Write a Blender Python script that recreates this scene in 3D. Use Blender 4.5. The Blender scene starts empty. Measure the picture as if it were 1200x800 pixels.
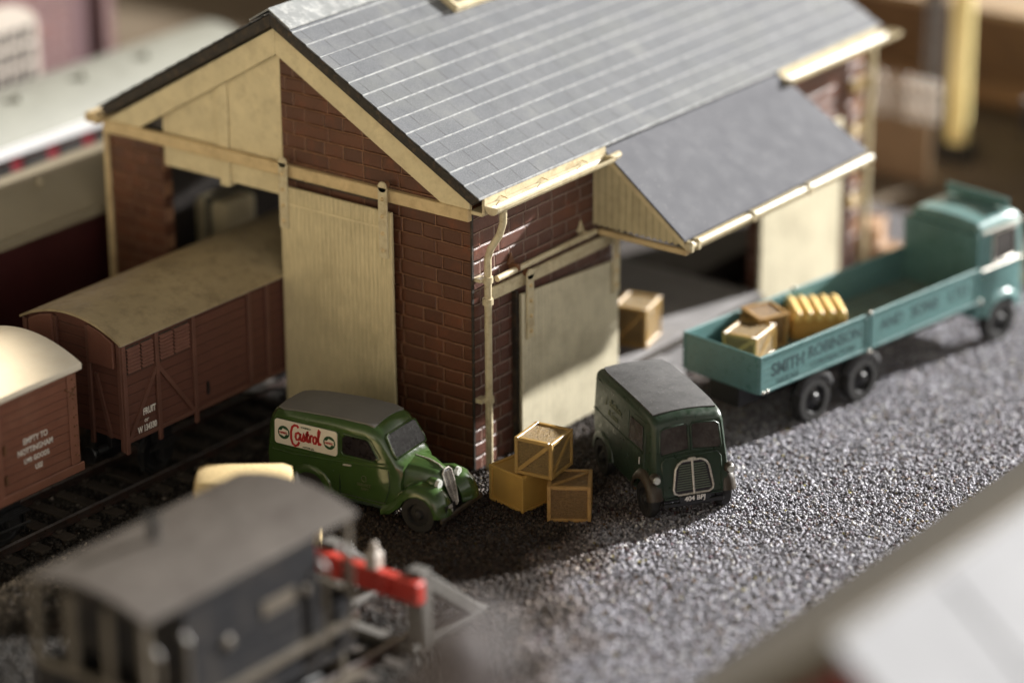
import bpy, bmesh, math, random
import numpy as np
from mathutils import Vector, Matrix
random.seed(7)
rng = np.random.default_rng(11)
PI = math.pi
S = bpy.context.scene
COL = S.collection

# ------------------------------------------------------------------ mesh builder
class MB:
    def __init__(s): s.v=[]; s.f=[]; s.m=[]
    def add(s, verts, faces, mi=0, M=None):
        n=len(s.v)
        for p in verts:
            p=Vector(p)
            s.v.append(tuple(M@p) if M is not None else tuple(p))
        for f in faces: s.f.append(tuple(i+n for i in f)); s.m.append(mi)
        return s
    def box(s,x0,x1,y0,y1,z0,z1,mi=0,M=None):
        v=[(x,y,z) for x in (x0,x1) for y in (y0,y1) for z in (z0,z1)]
        return s.add(v,[(0,1,3,2),(4,6,7,5),(0,4,5,1),(2,3,7,6),(0,2,6,4),(1,5,7,3)],mi,M)
    def prism(s,poly,axis,a0,a1,mi=0,M=None):
        # poly: 2-D outline in the two other axes (cyclic order), extruded along axis
        def mk(p,a):
            return {'x':(a,p[0],p[1]),'y':(p[0],a,p[1]),'z':(p[0],p[1],a)}[axis]
        n=len(poly)
        v=[mk(p,a0) for p in poly]+[mk(p,a1) for p in poly]
        f=[tuple(range(n))[::-1],tuple(range(n,2*n))]
        for i in range(n):
            j=(i+1)%n; f.append((i,j,n+j,n+i))
        return s.add(v,f,mi,M)
    def cyl(s,p0,p1,r0,r1=None,n=12,mi=0,caps=True):
        r1=r0 if r1 is None else r1
        p0=Vector(p0);p1=Vector(p1);d=(p1-p0).normalized()
        a=d.orthogonal().normalized();b=d.cross(a)
        v=[];f=[]
        for p,r in((p0,r0),(p1,r1)):
            for i in range(n):
                t=2*PI*i/n; v.append(p+a*(r*math.cos(t))+b*(r*math.sin(t)))
        for i in range(n): j=(i+1)%n; f.append((i,j,n+j,n+i))
        if caps: f+= [tuple(range(n))[::-1],tuple(range(n,2*n))]
        return s.add(v,f,mi)
    def tube(s,pts,r,n=8,mi=0):
        pts=[Vector(p) for p in pts]; rings=[]
        a=None
        for i,p in enumerate(pts):
            d=(pts[min(i+1,len(pts)-1)]-pts[max(i-1,0)]).normalized()
            if a is None: a=d.orthogonal().normalized()
            a=(a-d*a.dot(d)).normalized(); b=d.cross(a)
            rings.append([p+a*(r*math.cos(2*PI*k/n))+b*(r*math.sin(2*PI*k/n)) for k in range(n)])
        return s.loft(rings,mi)
    def loft(s,rings,mi=0,caps=True,M=None):
        n=len(rings[0]); v=[p for r in rings for p in r]; f=[]
        for k in range(len(rings)-1):
            for i in range(n):
                j=(i+1)%n; f.append((k*n+i,k*n+j,(k+1)*n+j,(k+1)*n+i))
        if caps: f+=[tuple(range(n))[::-1],tuple(range((len(rings)-1)*n,len(rings)*n))]
        return s.add(v,f,mi,M)
    def lathe_y(s,prof,c,n=28,mi=0):
        # prof: (radius, y) closed loop, revolved about the y axis through c
        v=[];f=[];m=len(prof)
        for i in range(n):
            t=2*PI*i/n
            for r,y in prof: v.append((c[0]+r*math.cos(t),c[1]+y,c[2]+r*math.sin(t)))
        for i in range(n):
            j=(i+1)%n
            for k in range(m):
                l=(k+1)%m; f.append((i*m+k,i*m+l,j*m+l,j*m+k))
        return s.add(v,f,mi)
    def sphere(s,c,r,n=12,sc=(1,1,1),mi=0):
        rings=[]
        for i in range(1,n):
            t=PI*i/n
            rings.append([(c[0]+sc[0]*r*math.sin(t)*math.cos(2*PI*k/n),c[1]+sc[1]*r*math.sin(t)*math.sin(2*PI*k/n),c[2]+sc[2]*r*math.cos(t)) for k in range(n)])
        return s.loft(rings,mi)
    def ribbon(s,pts,w,plane,mi=0,t=.006):
        # flat stroke along 2-D pts, mapped by plane(u,v,h)->3-D
        n=len(pts); L=[];R=[]
        for i in range(n):
            p=Vector(pts[i]); d=Vector(pts[min(i+1,n-1)])-Vector(pts[max(i-1,0)])
            d.normalize(); q=Vector((-d.y,d.x))*(w/2); L.append(p+q);R.append(p-q)
        rings=[]
        for i in range(n):
            rings.append([plane(L[i].x,L[i].y,0),plane(R[i].x,R[i].y,0),plane(R[i].x,R[i].y,t),plane(L[i].x,L[i].y,t)])
        return s.loft(rings,mi)
    def build(s,name,mats,parent=None,bevel=0,seg=1,smooth=None,fix=True):
        me=bpy.data.meshes.new(name); me.from_pydata(s.v,[],s.f)
        if not isinstance(mats,(list,tuple)): mats=[mats]
        for m in mats: me.materials.append(m)
        me.polygons.foreach_set('material_index',s.m)
        bm=bmesh.new(); bm.from_mesh(me)
        if fix: bmesh.ops.recalc_face_normals(bm,faces=bm.faces)
        if bevel:
            ed=[e for e in bm.edges if len(e.link_faces)==2 and e.calc_face_angle(0)>.6]
            bmesh.ops.bevel(bm,geom=ed,offset=bevel,segments=seg,affect='EDGES',profile=.6,clamp_overlap=True)
        bm.to_mesh(me); bm.free()
        o=bpy.data.objects.new(name,me); COL.objects.link(o)
        if parent is not None: o.parent=parent
        if smooth is not None:
            me.polygons.foreach_set('use_smooth',[True]*len(me.polygons))
            try: me.set_sharp_from_angle(angle=math.radians(smooth))
            except Exception: pass
        return o

def tag(o,label=None,cat=None,group=None,kind=None):
    if label: o['label']=label
    if cat: o['category']=cat
    if group: o['group']=group
    if kind: o['kind']=kind
    return o
def thing(name,label,cat,loc=(0,0,0),rz=0,group=None):
    o=bpy.data.objects.new(name,None); COL.objects.link(o)
    o.location=loc; o.rotation_euler=(0,0,rz); o.empty_display_size=.3
    return tag(o,label,cat,group)
def copy_tree(o,parent=None):
    c=o.copy(); COL.objects.link(c)
    if parent is not None: c.parent=parent
    for ch in list(o.children): copy_tree(ch,c)
    return c
def cut(o,mb):
    # subtract a shape from a mesh object (evaluated once, cutter removed)
    k=mb.build('cutter',o.data.materials[0])
    md=o.modifiers.new('cut','BOOLEAN'); md.object=k; md.operation='DIFFERENCE'; md.solver='EXACT'
    par=o.parent; o.parent=None
    bpy.context.view_layer.update()
    dg=bpy.context.evaluated_depsgraph_get()
    me=bpy.data.meshes.new_from_object(o.evaluated_get(dg))
    o.modifiers.clear(); o.data=me; o.parent=par
    bpy.data.objects.remove(k)
def text_mesh(body,size,shear=0,bold=0,align='CENTER'):
    cu=bpy.data.curves.new('lettering','FONT'); cu.body=body; cu.size=size; cu.shear=shear; cu.offset=bold
    cu.align_x=align; cu.align_y='CENTER'; cu.extrude=.003; cu.resolution_u=3
    o=bpy.data.objects.new('lettering',cu); COL.objects.link(o)
    bpy.context.view_layer.update()
    me=bpy.data.meshes.new_from_object(o.evaluated_get(bpy.context.evaluated_depsgraph_get()))
    bpy.data.objects.remove(o); bpy.data.curves.remove(cu)
    return me
def lettering(body,size,c,ux,uy,m,parent,name='lettering',**k):
    sx=k.pop('sx',1)
    me=text_mesh(body,size,**k)
    ux=Vector(ux).normalized();uy=Vector(uy).normalized();n=ux.cross(uy)
    M=Matrix(((ux.x*sx,uy.x,n.x,c[0]),(ux.y*sx,uy.y,n.y,c[1]),(ux.z*sx,uy.z,n.z,c[2]),(0,0,0,1)))
    me.transform(M); me.materials.clear(); me.materials.append(m)
    o=bpy.data.objects.new(name,me); COL.objects.link(o); o.parent=parent
    return o

# ------------------------------------------------------------------ materials
class NT:
    def __init__(s,name):
        s.m=bpy.data.materials.new(name); s.m.use_nodes=True; s.t=s.m.node_tree
        s.b=s.t.nodes['Principled BSDF']
    def n(s,ty,**k):
        o=s.t.nodes.new(ty)
        for a,b in k.items(): setattr(o,a,b)
        return o
    def l(s,a,b): s.t.links.new(a,b)
    def co(s): 
        if not hasattr(s,'_c'): s._c=s.n('ShaderNodeTexCoord').outputs['Object']
        return s._c
    def noise(s,scale,detail=4,rough=.6,vec=None):
        o=s.n('ShaderNodeTexNoise'); o.inputs['Scale'].default_value=scale; o.inputs['Detail'].default_value=detail; o.inputs['Roughness'].default_value=rough
        s.l(vec or s.co(),o.inputs['Vector']); return o.outputs['Fac']
    def ramp(s,fac,*st):
        o=s.n('ShaderNodeValToRGB'); e=o.color_ramp.elements
        while len(e)<len(st): e.new(.5)
        for i,(p,c) in enumerate(st):
            e[i].position=p; e[i].color=(*c,1) if isinstance(c,(tuple,list)) else (c,c,c,1)
        s.l(fac,o.inputs['Fac']); return o.outputs['Color']
    def mix(s,f,a,b,mode='MIX'):
        o=s.n('ShaderNodeMix',data_type='RGBA',blend_type=mode)
        for sock,val in ((o.inputs[0],f),(o.inputs[6],a),(o.inputs[7],b)):
            if hasattr(val,'links') or hasattr(val,'is_linked'): s.l(val,sock)
            elif isinstance(val,(tuple,list)): sock.default_value=(*val[:3],1)
            else: sock.default_value=val
        return o.outputs[2]
    def math(s,op,a,b=0,c=0,clamp=False):
        o=s.n('ShaderNodeMath',operation=op); o.use_clamp=clamp
        for i,val in enumerate((a,b,c)):
            if hasattr(val,'is_linked'): s.l(val,o.inputs[i])
            else: o.inputs[i].default_value=val
        return o.outputs[0]
    def sep(s,vec=None):
        o=s.n('ShaderNodeSeparateXYZ'); s.l(vec or s.co(),o.inputs[0]); return o.outputs
    def comb(s,x,y,z=0):
        o=s.n('ShaderNodeCombineXYZ')
        for i,val in enumerate((x,y,z)):
            if hasattr(val,'is_linked'): s.l(val,o.inputs[i])
            else: o.inputs[i].default_value=val
        return o.outputs[0]
    def bump(s,h,strength=.3,dist=.02,nrm=None):
        o=s.n('ShaderNodeBump'); o.inputs['Strength'].default_value=strength; o.inputs['Distance'].default_value=dist
        s.l(h,o.inputs['Height'])
        if nrm is not None: s.l(nrm,o.inputs['Normal'])
        return o.outputs[0]
    def out(s,col=None,rough=.5,nrm=None,spec=.5,metal=0):
        i=s.b.inputs
        if col is not None:
            if hasattr(col,'is_linked'): s.l(col,i['Base Color'])
            else: i['Base Color'].default_value=(*col,1)
        if hasattr(rough,'is_linked'): s.l(rough,i['Roughness'])
        else: i['Roughness'].default_value=rough
        i['Specular IOR Level'].default_value=spec; i['Metallic'].default_value=metal
        if nrm is not None: s.l(nrm,i['Normal'])
        return s.m
def sc(c,k): return tuple(min(1,x*k) for x in c)

def paint(name,c,rough=.5,var=.25,scale=1.2,spec=.5,metal=0,bs=25,bump=.15,bd=.01,dirt=None,dirta=.5,fleck=0):
    t=NT(name)
    a=t.noise(scale,5); b=t.noise(scale*9,3)
    col=t.ramp(a,(.3,sc(c,1-var)),(.7,sc(c,1+var*.5)))
    col=t.mix(t.ramp(b,(.35,0),(.75,.35)),col,sc(c,1-var*1.3))
    if dirt:
        d=t.math('MULTIPLY',t.ramp(t.noise(scale*2.3,6,.7),(.48,0),(.68,1)),dirta)
        col=t.mix(d,col,dirt)
    if fleck:
        col=t.mix(t.math('MULTIPLY',t.ramp(t.noise(scale*40,2,.5),(.69,0),(.73,1)),fleck),col,(.75,.72,.66))
    r=t.ramp(t.noise(scale*4,4),(.3,max(.05,rough-.1)),(.7,min(1,rough+.12)))
    return t.out(col,r,t.bump(t.noise(bs,4),bump,bd),spec,metal)

def boards(name,c,axis,pitch,rough=.6,var=.22,line=.35,ax2=None,dirt=(.12,.09,.05),dirta=.35,lw=.09,grain=None,gd=.012):
    """painted planks: grooves across one axis every `pitch`"""
    t=NT(name); x,y,z=t.sep(); d={'x':x,'y':y,'z':z}[axis]
    fr=t.math('FRACT',t.math('DIVIDE',d,pitch))
    g=t.math('LESS_THAN',t.math('ABSOLUTE',t.math('SUBTRACT',fr,.5)),.5-lw)   # 1 on the board, 0 in the groove
    soft=t.math('MULTIPLY',t.math('SUBTRACT',.5,t.math('ABSOLUTE',t.math('SUBTRACT',fr,.5))),1/lw*.9,clamp=True)
    wn=t.n('ShaderNodeTexWhiteNoise',noise_dimensions='1D'); t.l(t.math('FLOOR',t.math('DIVIDE',d,pitch)),wn.inputs['W'])
    if grain=='z': gv=t.comb(t.math('MULTIPLY',x,6),t.math('MULTIPLY',y,6),t.math('MULTIPLY',z,.7))
    else: gv=t.comb(t.math('MULTIPLY',x,.9),t.math('MULTIPLY',y,.9),t.math('MULTIPLY',z,5))
    gr=t.noise(3,5,.65,gv)
    col=t.ramp(gr,(.3,sc(c,1-var)),(.72,sc(c,1+var*.4)))
    col=t.mix(t.math('MULTIPLY',wn.outputs[0],.22),col,sc(c,.72))
    col=t.mix(t.math('MULTIPLY',t.ramp(t.noise(1.1,6,.7),(.46,0),(.72,1)),dirta),col,dirt)
    col=t.mix(t.math('MULTIPLY',t.math('SUBTRACT',1,soft),line),col,sc(c,.25))
    n1=t.bump(soft,.7,gd)
    n2=t.bump(gr,.18,.012,n1)
    return t.out(col,t.ramp(gr,(.3,rough-.08),(.7,rough+.12)),n2,.25)

def brick(name,u,v,c1,c2,cm,bw=.98,rh=.35,squash=.55):
    t=NT(name); s=t.sep(); d={'x':s[0],'y':s[1],'z':s[2]}
    wob=t.math('MULTIPLY',t.math('SUBTRACT',t.noise(2.2,3),.5),.05)
    vec=t.comb(d[u],t.math('ADD',d[v],wob),0)
    def bt(ms,smooth):
        o=t.n('ShaderNodeTexBrick'); o.offset=.5; o.offset_frequency=2; o.squash=squash; o.squash_frequency=2
        o.inputs['Scale'].default_value=1; o.inputs['Mortar Size'].default_value=ms; o.inputs['Mortar Smooth'].default_value=smooth
        o.inputs['Brick Width'].default_value=bw; o.inputs['Row Height'].default_value=rh; o.inputs['Bias'].default_value=0
        o.inputs['Color1'].default_value=(*c1,1); o.inputs['Color2'].default_value=(*c2,1); o.inputs['Mortar'].default_value=(*cm,1)
        t.l(vec,o.inputs['Vector']); return o
    b=bt(.013,.5); h=bt(.045,1)
    col=t.mix(t.ramp(t.noise(.7,6,.7),(.4,0),(.75,.75)),b.outputs['Color'],sc(c1,.5))
    col=t.mix(t.ramp(t.noise(1.6,5,.7),(.55,0),(.75,.6)),col,(c1[0]*1.8,c1[1]*1.3,c1[2]*.9))
    col=t.mix(t.ramp(t.noise(18,3,.6),(.45,0),(.8,.3)),col,sc(c2,.4))
    inv=t.math('SUBTRACT',1,h.outputs['Fac'])
    n1=t.bump(inv,.9,.05); n2=t.bump(t.noise(14,4,.7),.35,.03,n1)
    return t.out(col,t.ramp(t.noise(9,3),(.3,.32),(.7,.55)),n2,.5)

M={}
CREAM=(.66,.56,.34)
M['brick_gable']=brick('brick_gable','y','z',(.125,.047,.023),(.082,.033,.019),(.33,.17,.09),bw=1.02,rh=.335)  # mortar tone raised to carry light caught on the brick edges
M['brick_side']=brick('brick_side','x','z',(.135,.054,.036),(.09,.04,.03),(.42,.32,.26),rh=.335)  # mortar paler here, sunlight on this wall put into its colour
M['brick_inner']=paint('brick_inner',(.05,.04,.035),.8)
M['cream']=paint('cream_paint',CREAM,.55,.14,1.4,dirt=(.24,.17,.09),dirta=.25,bump=.12)
M['cream_rail']=paint('cream_rail_paint',(.62,.47,.25),.5,.16,1.6,dirt=(.22,.13,.06),dirta=.35)
M['cream_pipe']=paint('cream_pipe_paint',(.60,.52,.34),.4,.2,2.5,dirt=(.24,.15,.07),dirta=.5)
M['cream_board_y']=boards('cream_boarding_gable',CREAM,'y',.125,line=.3,grain='z',var=.26,lw=.1,dirta=.22)
M['cream_board_x']=boards('cream_boarding_side',(.64,.58,.42),'x',.125,line=.5,grain='z',var=.15,lw=.1)
M['cream_board_yard']=boards('cream_boarding_valance',(.55,.47,.29),'y',.19,line=.5,grain='z',var=.15,lw=.12)
M['rust']=paint('rusty_iron',(.16,.07,.03),.7,.4,3)
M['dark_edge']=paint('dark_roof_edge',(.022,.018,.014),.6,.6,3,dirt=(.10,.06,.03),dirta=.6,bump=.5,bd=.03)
M['felt']=paint('grey_felt',(.108,.110,.122),.8,.05,.5,spec=.12,bs=90,bump=.04,bd=.005,fleck=.2)
M['lead']=paint('lead_grey',(.22,.23,.23),.5,.25,1.5,dirt=(.6,.6,.58),dirta=.5)
M['glass_black']=paint('dark_windscreen',(.014,.011,.014),.3,.5,3,spec=.25,bump=.02)
M['glass_dark']=paint('dark_window_glass',(.075,.070,.066),.14,.6,2.2,spec=.6,bump=.03)
M['concrete']=paint('platform_concrete',(.26,.25,.25),.8,.25,1.3,bs=30,bump=.4,bd=.02)
M['black']=paint('black_underframe',(.012,.012,.013),.45,.4,3)
M['tyre']=paint('tyre_rubber',(.018,.017,.016),.7,.3,3)
M['rail']=paint('rail_steel',(.10,.075,.065),.35,.4,2,metal=.6,dirt=(.16,.07,.05),dirta=.7)
M['steel']=paint('worn_steel',(.42,.40,.40),.35,.2,2,metal=.7,dirt=(.14,.07,.05),dirta=.5)
M['sleeper']=paint('sleeper_wood',(.06,.047,.036),.85,.4,2,bs=20,bump=.5,bd=.03)
M['van_green']=paint('gloss_green',(.046,.088,.024),.16,.08,1.2,spec=.7,bump=.015)
M['van_green_dull']=paint('dark_green_paint',(.024,.046,.028),.34,.25,1.7,spec=.55,bump=.06,dirt=(.05,.05,.035),dirta=.3)
M['van_roof']=paint('matt_grey_roof',(.155,.148,.135),.85,.12,1.2,bs=50,bump=.2,fleck=.1)
M['dusty_roof']=paint('dusty_black_roof',(.085,.083,.083),.8,.3,1.5,bs=45,bump=.25,dirt=(.03,.03,.03),dirta=.6,fleck=.6)
M['chrome']=paint('chrome_silver',(.66,.62,.55),.3,.2,6,metal=.35,spec=.8)
M['white_print']=paint('white_lettering',(.78,.74,.68),.5,.12,6)
M['faint_print']=paint('faint_gold_lettering',(.13,.145,.07),.5,.2,6)
M['sign_white']=paint('sign_cream_white',(.72,.66,.56),.45,.05,3,bump=.03)
M['sign_red']=paint('sign_red',(.42,.025,.025),.45,.05,3)
M['sign_green']=paint('sign_green',(.012,.06,.02),.45,.05,3)
M['lamp_glass']=paint('headlamp_glass',(.55,.56,.52),.15,.1,8,spec=.8)
M['slat_green']=paint('pale_green_slat',(.16,.20,.14),.35,.2,4)
M['grille_dark']=paint('grille_dark',(.025,.023,.028),.4,.3,6)
M['brown_trim']=paint('brown_wing_paint',(.05,.038,.026),.4,.3,3)
M['teal']=paint('teal_paint',(.112,.228,.225),.32,.15,1.3,spec=.55,bump=.04,dirt=(.05,.11,.10),dirta=.3)
M['teal_floor']=boards('teal_bed_floor',(.22,.30,.27),'y',.28,line=.4,dirt=(.16,.13,.07),dirta=.6)
M['teal_side']=boards('teal_dropside',(.135,.265,.262),'z',.155,rough=.38,line=.3,var=.12,dirta=.12,gd=.008)
M['dark_print']=paint('dark_lettering',(.05,.10,.105),.5,.2,4)
M['bauxite']=boards('brown_wagon_planks',(.125,.052,.037),'z',.232,line=.6,var=.2,lw=.07,dirt=(.06,.03,.02),dirta=.3)
M['bauxite2']=boards('warm_brown_wagon_planks',(.20,.082,.052),'z',.2,line=.65,var=.2,lw=.08,dirt=(.28,.15,.10),dirta=.3)
M['bauxite_plain']=paint('brown_wagon_steel',(.13,.055,.038),.55,.25,1.6,bump=.1)
M['bauxite_plain2']=paint('warm_brown_wagon_steel',(.21,.088,.055),.5,.2,1.6,bump=.1)
M['vent']=paint('brown_vent_plate',(.16,.062,.04),.6,.2,1.5)
M['louvre']=paint('louvre_slat',(.19,.085,.062),.55,.2,3)
M['tan_roof']=paint('weathered_tan_roof',(.38,.30,.175),.55,.25,.8,bump=.1,dirt=(.12,.09,.05),dirta=.5)
M['white_roof']=paint('cream_white_roof',(.74,.68,.57),.8,.06,1,dirt=(.45,.32,.18),dirta=.12)
M['brake_grey']=boards('dark_grey_planks',(.013,.013,.0155),'z',.24,line=.5,var=.3,dirt=(.12,.10,.08),dirta=.35)
M['brake_roof']=paint('grey_brake_roof',(.095,.083,.073),.65,.22,.8,spec=.12,dirt=(.05,.04,.035),dirta=.6)
M['brake_trim']=paint('weathered_pale_trim',(.15,.13,.105),.35,.25,2,dirt=(.08,.06,.04),dirta=.5)
M['red']=paint('buffer_beam_red',(.50,.045,.03),.45,.2,2)
M['stop_grey']=paint('weathered_grey_timber',(.12,.112,.10),.75,.25,2,bs=18,bump=.3,bd=.02)
M['cream_car']=paint('ivory_car_paint',(.78,.60,.32),.3,.05,2,bump=.02)
M['coach_roof']=paint('olive_tan_coach_roof',(.27,.23,.155),.6,.15,.6)
M['coach_maroon']=paint('dark_maroon',(.05,.012,.012),.4,.2,1)
M['coach_red']=paint('crimson_coach',(.22,.02,.03),.4,.2,1)
M['pale_roof']=paint('pale_grey_green_roof',(.235,.235,.195),.6,.12,.5)
M['gutter_white']=paint('white_cantrail',(.8,.8,.8),.4,.05,1)
M['pink_brick']=brick('pink_brick','x','z',(.165,.075,.073),(.14,.064,.064),(.34,.2,.19),bw=.5,rh=.18)
M['pink_shade']=paint('plum_pilaster',(.11,.055,.06),.8,.15,.6)
M['window_white']=paint('window_white',(.52,.46,.40),.5,.1,2)
M['back_wood']=boards('brown_backboard',(.17,.10,.05),'z',.75,line=.5,var=.35,dirt=(.05,.03,.02),dirta=.6)
M['back_wood2']=paint('orange_brown_ledge',(.26,.15,.07),.8,.3,.6)
M['picket']=paint('picket_white',(.88,.80,.70),.6,.1,2)
M['plat_brown']=paint('sandy_platform',(.42,.30,.18),.85,.2,.7)
M['yellow']=paint('yellow_post_paint',(.88,.74,.34),.35,.1,1)
M['lattice']=paint('dark_lattice_steel',(.075,.06,.05),.6,.3,2)
M['dark_wagon']=paint('dark_wagon_paint',(.035,.027,.024),.6,.4,1)
M['post_grey']=paint('reddish_grey_post',(.075,.062,.063),.6,.2,1)
M['roof_white']=paint('matt_white_roof',(.262,.266,.28),.75,.08,.25,spec=.1,bump=.03)
M['fascia_and_shade_tan']=paint('tan_fascia_and_shade',(.10,.087,.068),.6,.15,1)
M['red_brick_dark']=brick('dark_red_brick','y','z',(.22,.018,.016),(.18,.015,.014),(.2,.03,.025),bw=.5,rh=.18)
M['haybag_lit_top']=paint('yellow_lit_ridge',(.80,.55,.18),.45,.1,3)  # paler copy of the load colour, light on the ridges put in
M['haybag']=paint('yellow_ochre_load',(.50,.27,.06),.5,.12,3,dirt=(.25,.12,.03),dirta=.3)

def crate_mat(name,c,rough=.45):
    t=NT(name)
    x,y,z=t.sep()
    gv=t.comb(t.math('MULTIPLY',x,2.2),t.math('MULTIPLY',y,2.2),t.math('MULTIPLY',z,9))
    a=t.noise(4,6,.7,gv); b=t.noise(24,4,.7)
    col=t.ramp(a,(.3,sc(c,.45)),(.5,c),(.75,sc(c,1.35)))
    col=t.mix(t.ramp(b,(.4,0),(.75,.6)),col,sc(c,.35))
    n=t.bump(b,1,.09); n=t.bump(a,.8,.06,n)
    return t.out(col,rough,n,.6)
M['crate_panel']=crate_mat('crate_rough_panel',(.38,.25,.095))
M['crate_frame']=paint('crate_frame_ochre',(.44,.275,.085),.4,.2,3,dirt=(.2,.1,.03),dirta=.4)
M['crate_panel_dark']=crate_mat('crate_brown_panel',(.36,.21,.08))
M['crate_frame_dark']=paint('crate_frame_brown',(.46,.27,.09),.45,.2,3,dirt=(.1,.05,.02),dirta=.4)
M['crate_smooth']=paint('crate_smooth_ochre',(.55,.33,.08),.4,.12,2,bs=12,bump=.1)
M['crate_pink']=paint('crate_pinkish_tan',(.42,.26,.15),.55,.15,2)

def slate_mat():
    """grey slates: staggered joints cut in dark, worn pale drag edges along every course"""
    t=NT('slate_paper'); x,y,z=t.sep()
    P=.403
    row=t.math('DIVIDE',t.math('ADD',y,.43),P)
    fr=t.math('FRACT',row); ri=t.math('FLOOR',row)
    odd=t.math('MULTIPLY',t.math('FRACT',t.math('MULTIPLY',ri,.5)),1.0)
    cx=t.math('ADD',t.math('DIVIDE',x,.66),odd)
    cx=t.math('ADD',cx,t.math('MULTIPLY',t.math('SUBTRACT',t.noise(1.5,2),.5),.06))
    fx=t.math('FRACT',cx); ci=t.math('FLOOR',cx)
    wn=t.n('ShaderNodeTexWhiteNoise',noise_dimensions='2D'); t.l(t.comb(ri,ci),wn.inputs['Vector'])
    base=t.ramp(t.noise(.9,5,.65),(.3,(.068,.073,.083)),(.56,(.100,.105,.116)),(.8,(.165,.17,.165)))
    base=t.mix(t.math('MULTIPLY',wn.outputs[0],.35),base,(.07,.078,.095))
    fine=t.noise(34,4,.75)
    base=t.mix(t.ramp(fine,(.42,0),(.72,.55)),base,(.23,.235,.235))
    base=t.mix(t.ramp(t.noise(.55,4,.6),(.5,0),(.72,.4)),base,(.155,.162,.15))
    joint=t.math('LESS_THAN',t.math('ABSOLUTE',t.math('SUBTRACT',fx,.5)),.474)
    base=t.mix(t.math('MULTIPLY',t.math('SUBTRACT',1,joint),t.ramp(t.noise(2.6,3),(.35,.15),(.65,.85))),base,(.05,.05,.055))
    edge=t.math('LESS_THAN',fr,t.math('ADD',.02,t.math('MULTIPLY',t.noise(1.3,4),.07)))
    base=t.mix(t.math('MULTIPLY',edge,t.ramp(t.noise(5,4,.7),(.35,.2),(.65,.85))),base,(.44,.45,.45))
    h=t.math('ADD',t.math('MULTIPLY',joint,.5),t.math('MULTIPLY',fine,.25))
    return t.out(base,t.ramp(fine,(.3,.5),(.7,.7)),t.bump(h,.4,.02),.3)
M['slate']=slate_mat()

# ------------------------------------------------------------------ ground
def sheet(name,x0,x1,y0,y1,z,m,kind='structure'):
    b=MB(); b.add([(x0,y0,z),(x1,y0,z),(x1,y1,z),(x0,y1,z)],[(0,1,2,3)])
    o=b.build(name,m,fix=False); tag(o,kind=kind); return o
def ground_mat(name,c,c2,sc1):
    t=NT(name)
    a=t.noise(sc1,6,.7); b=t.noise(9,5,.8)
    col=t.ramp(a,(.35,c),(.65,c2)); col=t.mix(t.ramp(b,(.4,0),(.7,.6)),col,sc(c,.5))
    return t.out(col,.9,t.bump(b,.8,.08),.3)
g=sheet('ground',-150,220,-150,220,-.58,ground_mat('brown_earth',(.060,.038,.022),(.10,.062,.034),.12))
tag(g,'brown earth baseboard under everything','ground')
YM=ground_mat('yard_grit',(.13,.125,.13),(.17,.165,.175),.5); EM=ground_mat('dark_earth',(.030,.021,.014),(.05,.034,.022),.4)
b=MB(); b.prism([(-26,-.7),(-26,.004),(4.2,.004),(4.9,-.7)],'x',-11.4,16.5); b.prism([(-26,-.7),(-26,.002),(2.4,.002),(2.4,-.7)],'x',16.503,60)
yd=b.build('yard',YM); yd['kind']='structure'
b=MB(); b.prism([(-40,-.7),(-40,0),(4.2,0),(4.9,-.7)],'x',-60,-11.403); b.prism([(10.2,-.7),(10.5,0),(120,0),(120,-.7)],'x',-60,16.5); b.prism([(2.403,-.7),(2.403,0),(120,0),(120,-.7)],'x',16.503,18.5); b.prism([(2.403,-.7),(2.403,0),(120,0),(120,-.7)],'x',60.003,120)
TE=ground_mat('tan_earth',(.15,.11,.07),(.20,.155,.105),.3)
b2=MB(); b2.prism([(2.403,-.7),(2.403,0),(120,0),(120,-.7)],'x',18.503,60); b2.prism([(-30,.006),(-30,.012),(2.4,.012),(2.4,.006)],'x',21,60)
te=b2.build('earth',TE); tag(te,'pale tan earth behind the shed','ground',kind='structure')
ea=b.build('earth_bank',EM); tag(ea,'dark brown earth around the sunken track and behind the shed','ground',kind='structure')
tag(yd,'grey gritty goods yard surface beside the brick shed','yard')

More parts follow.
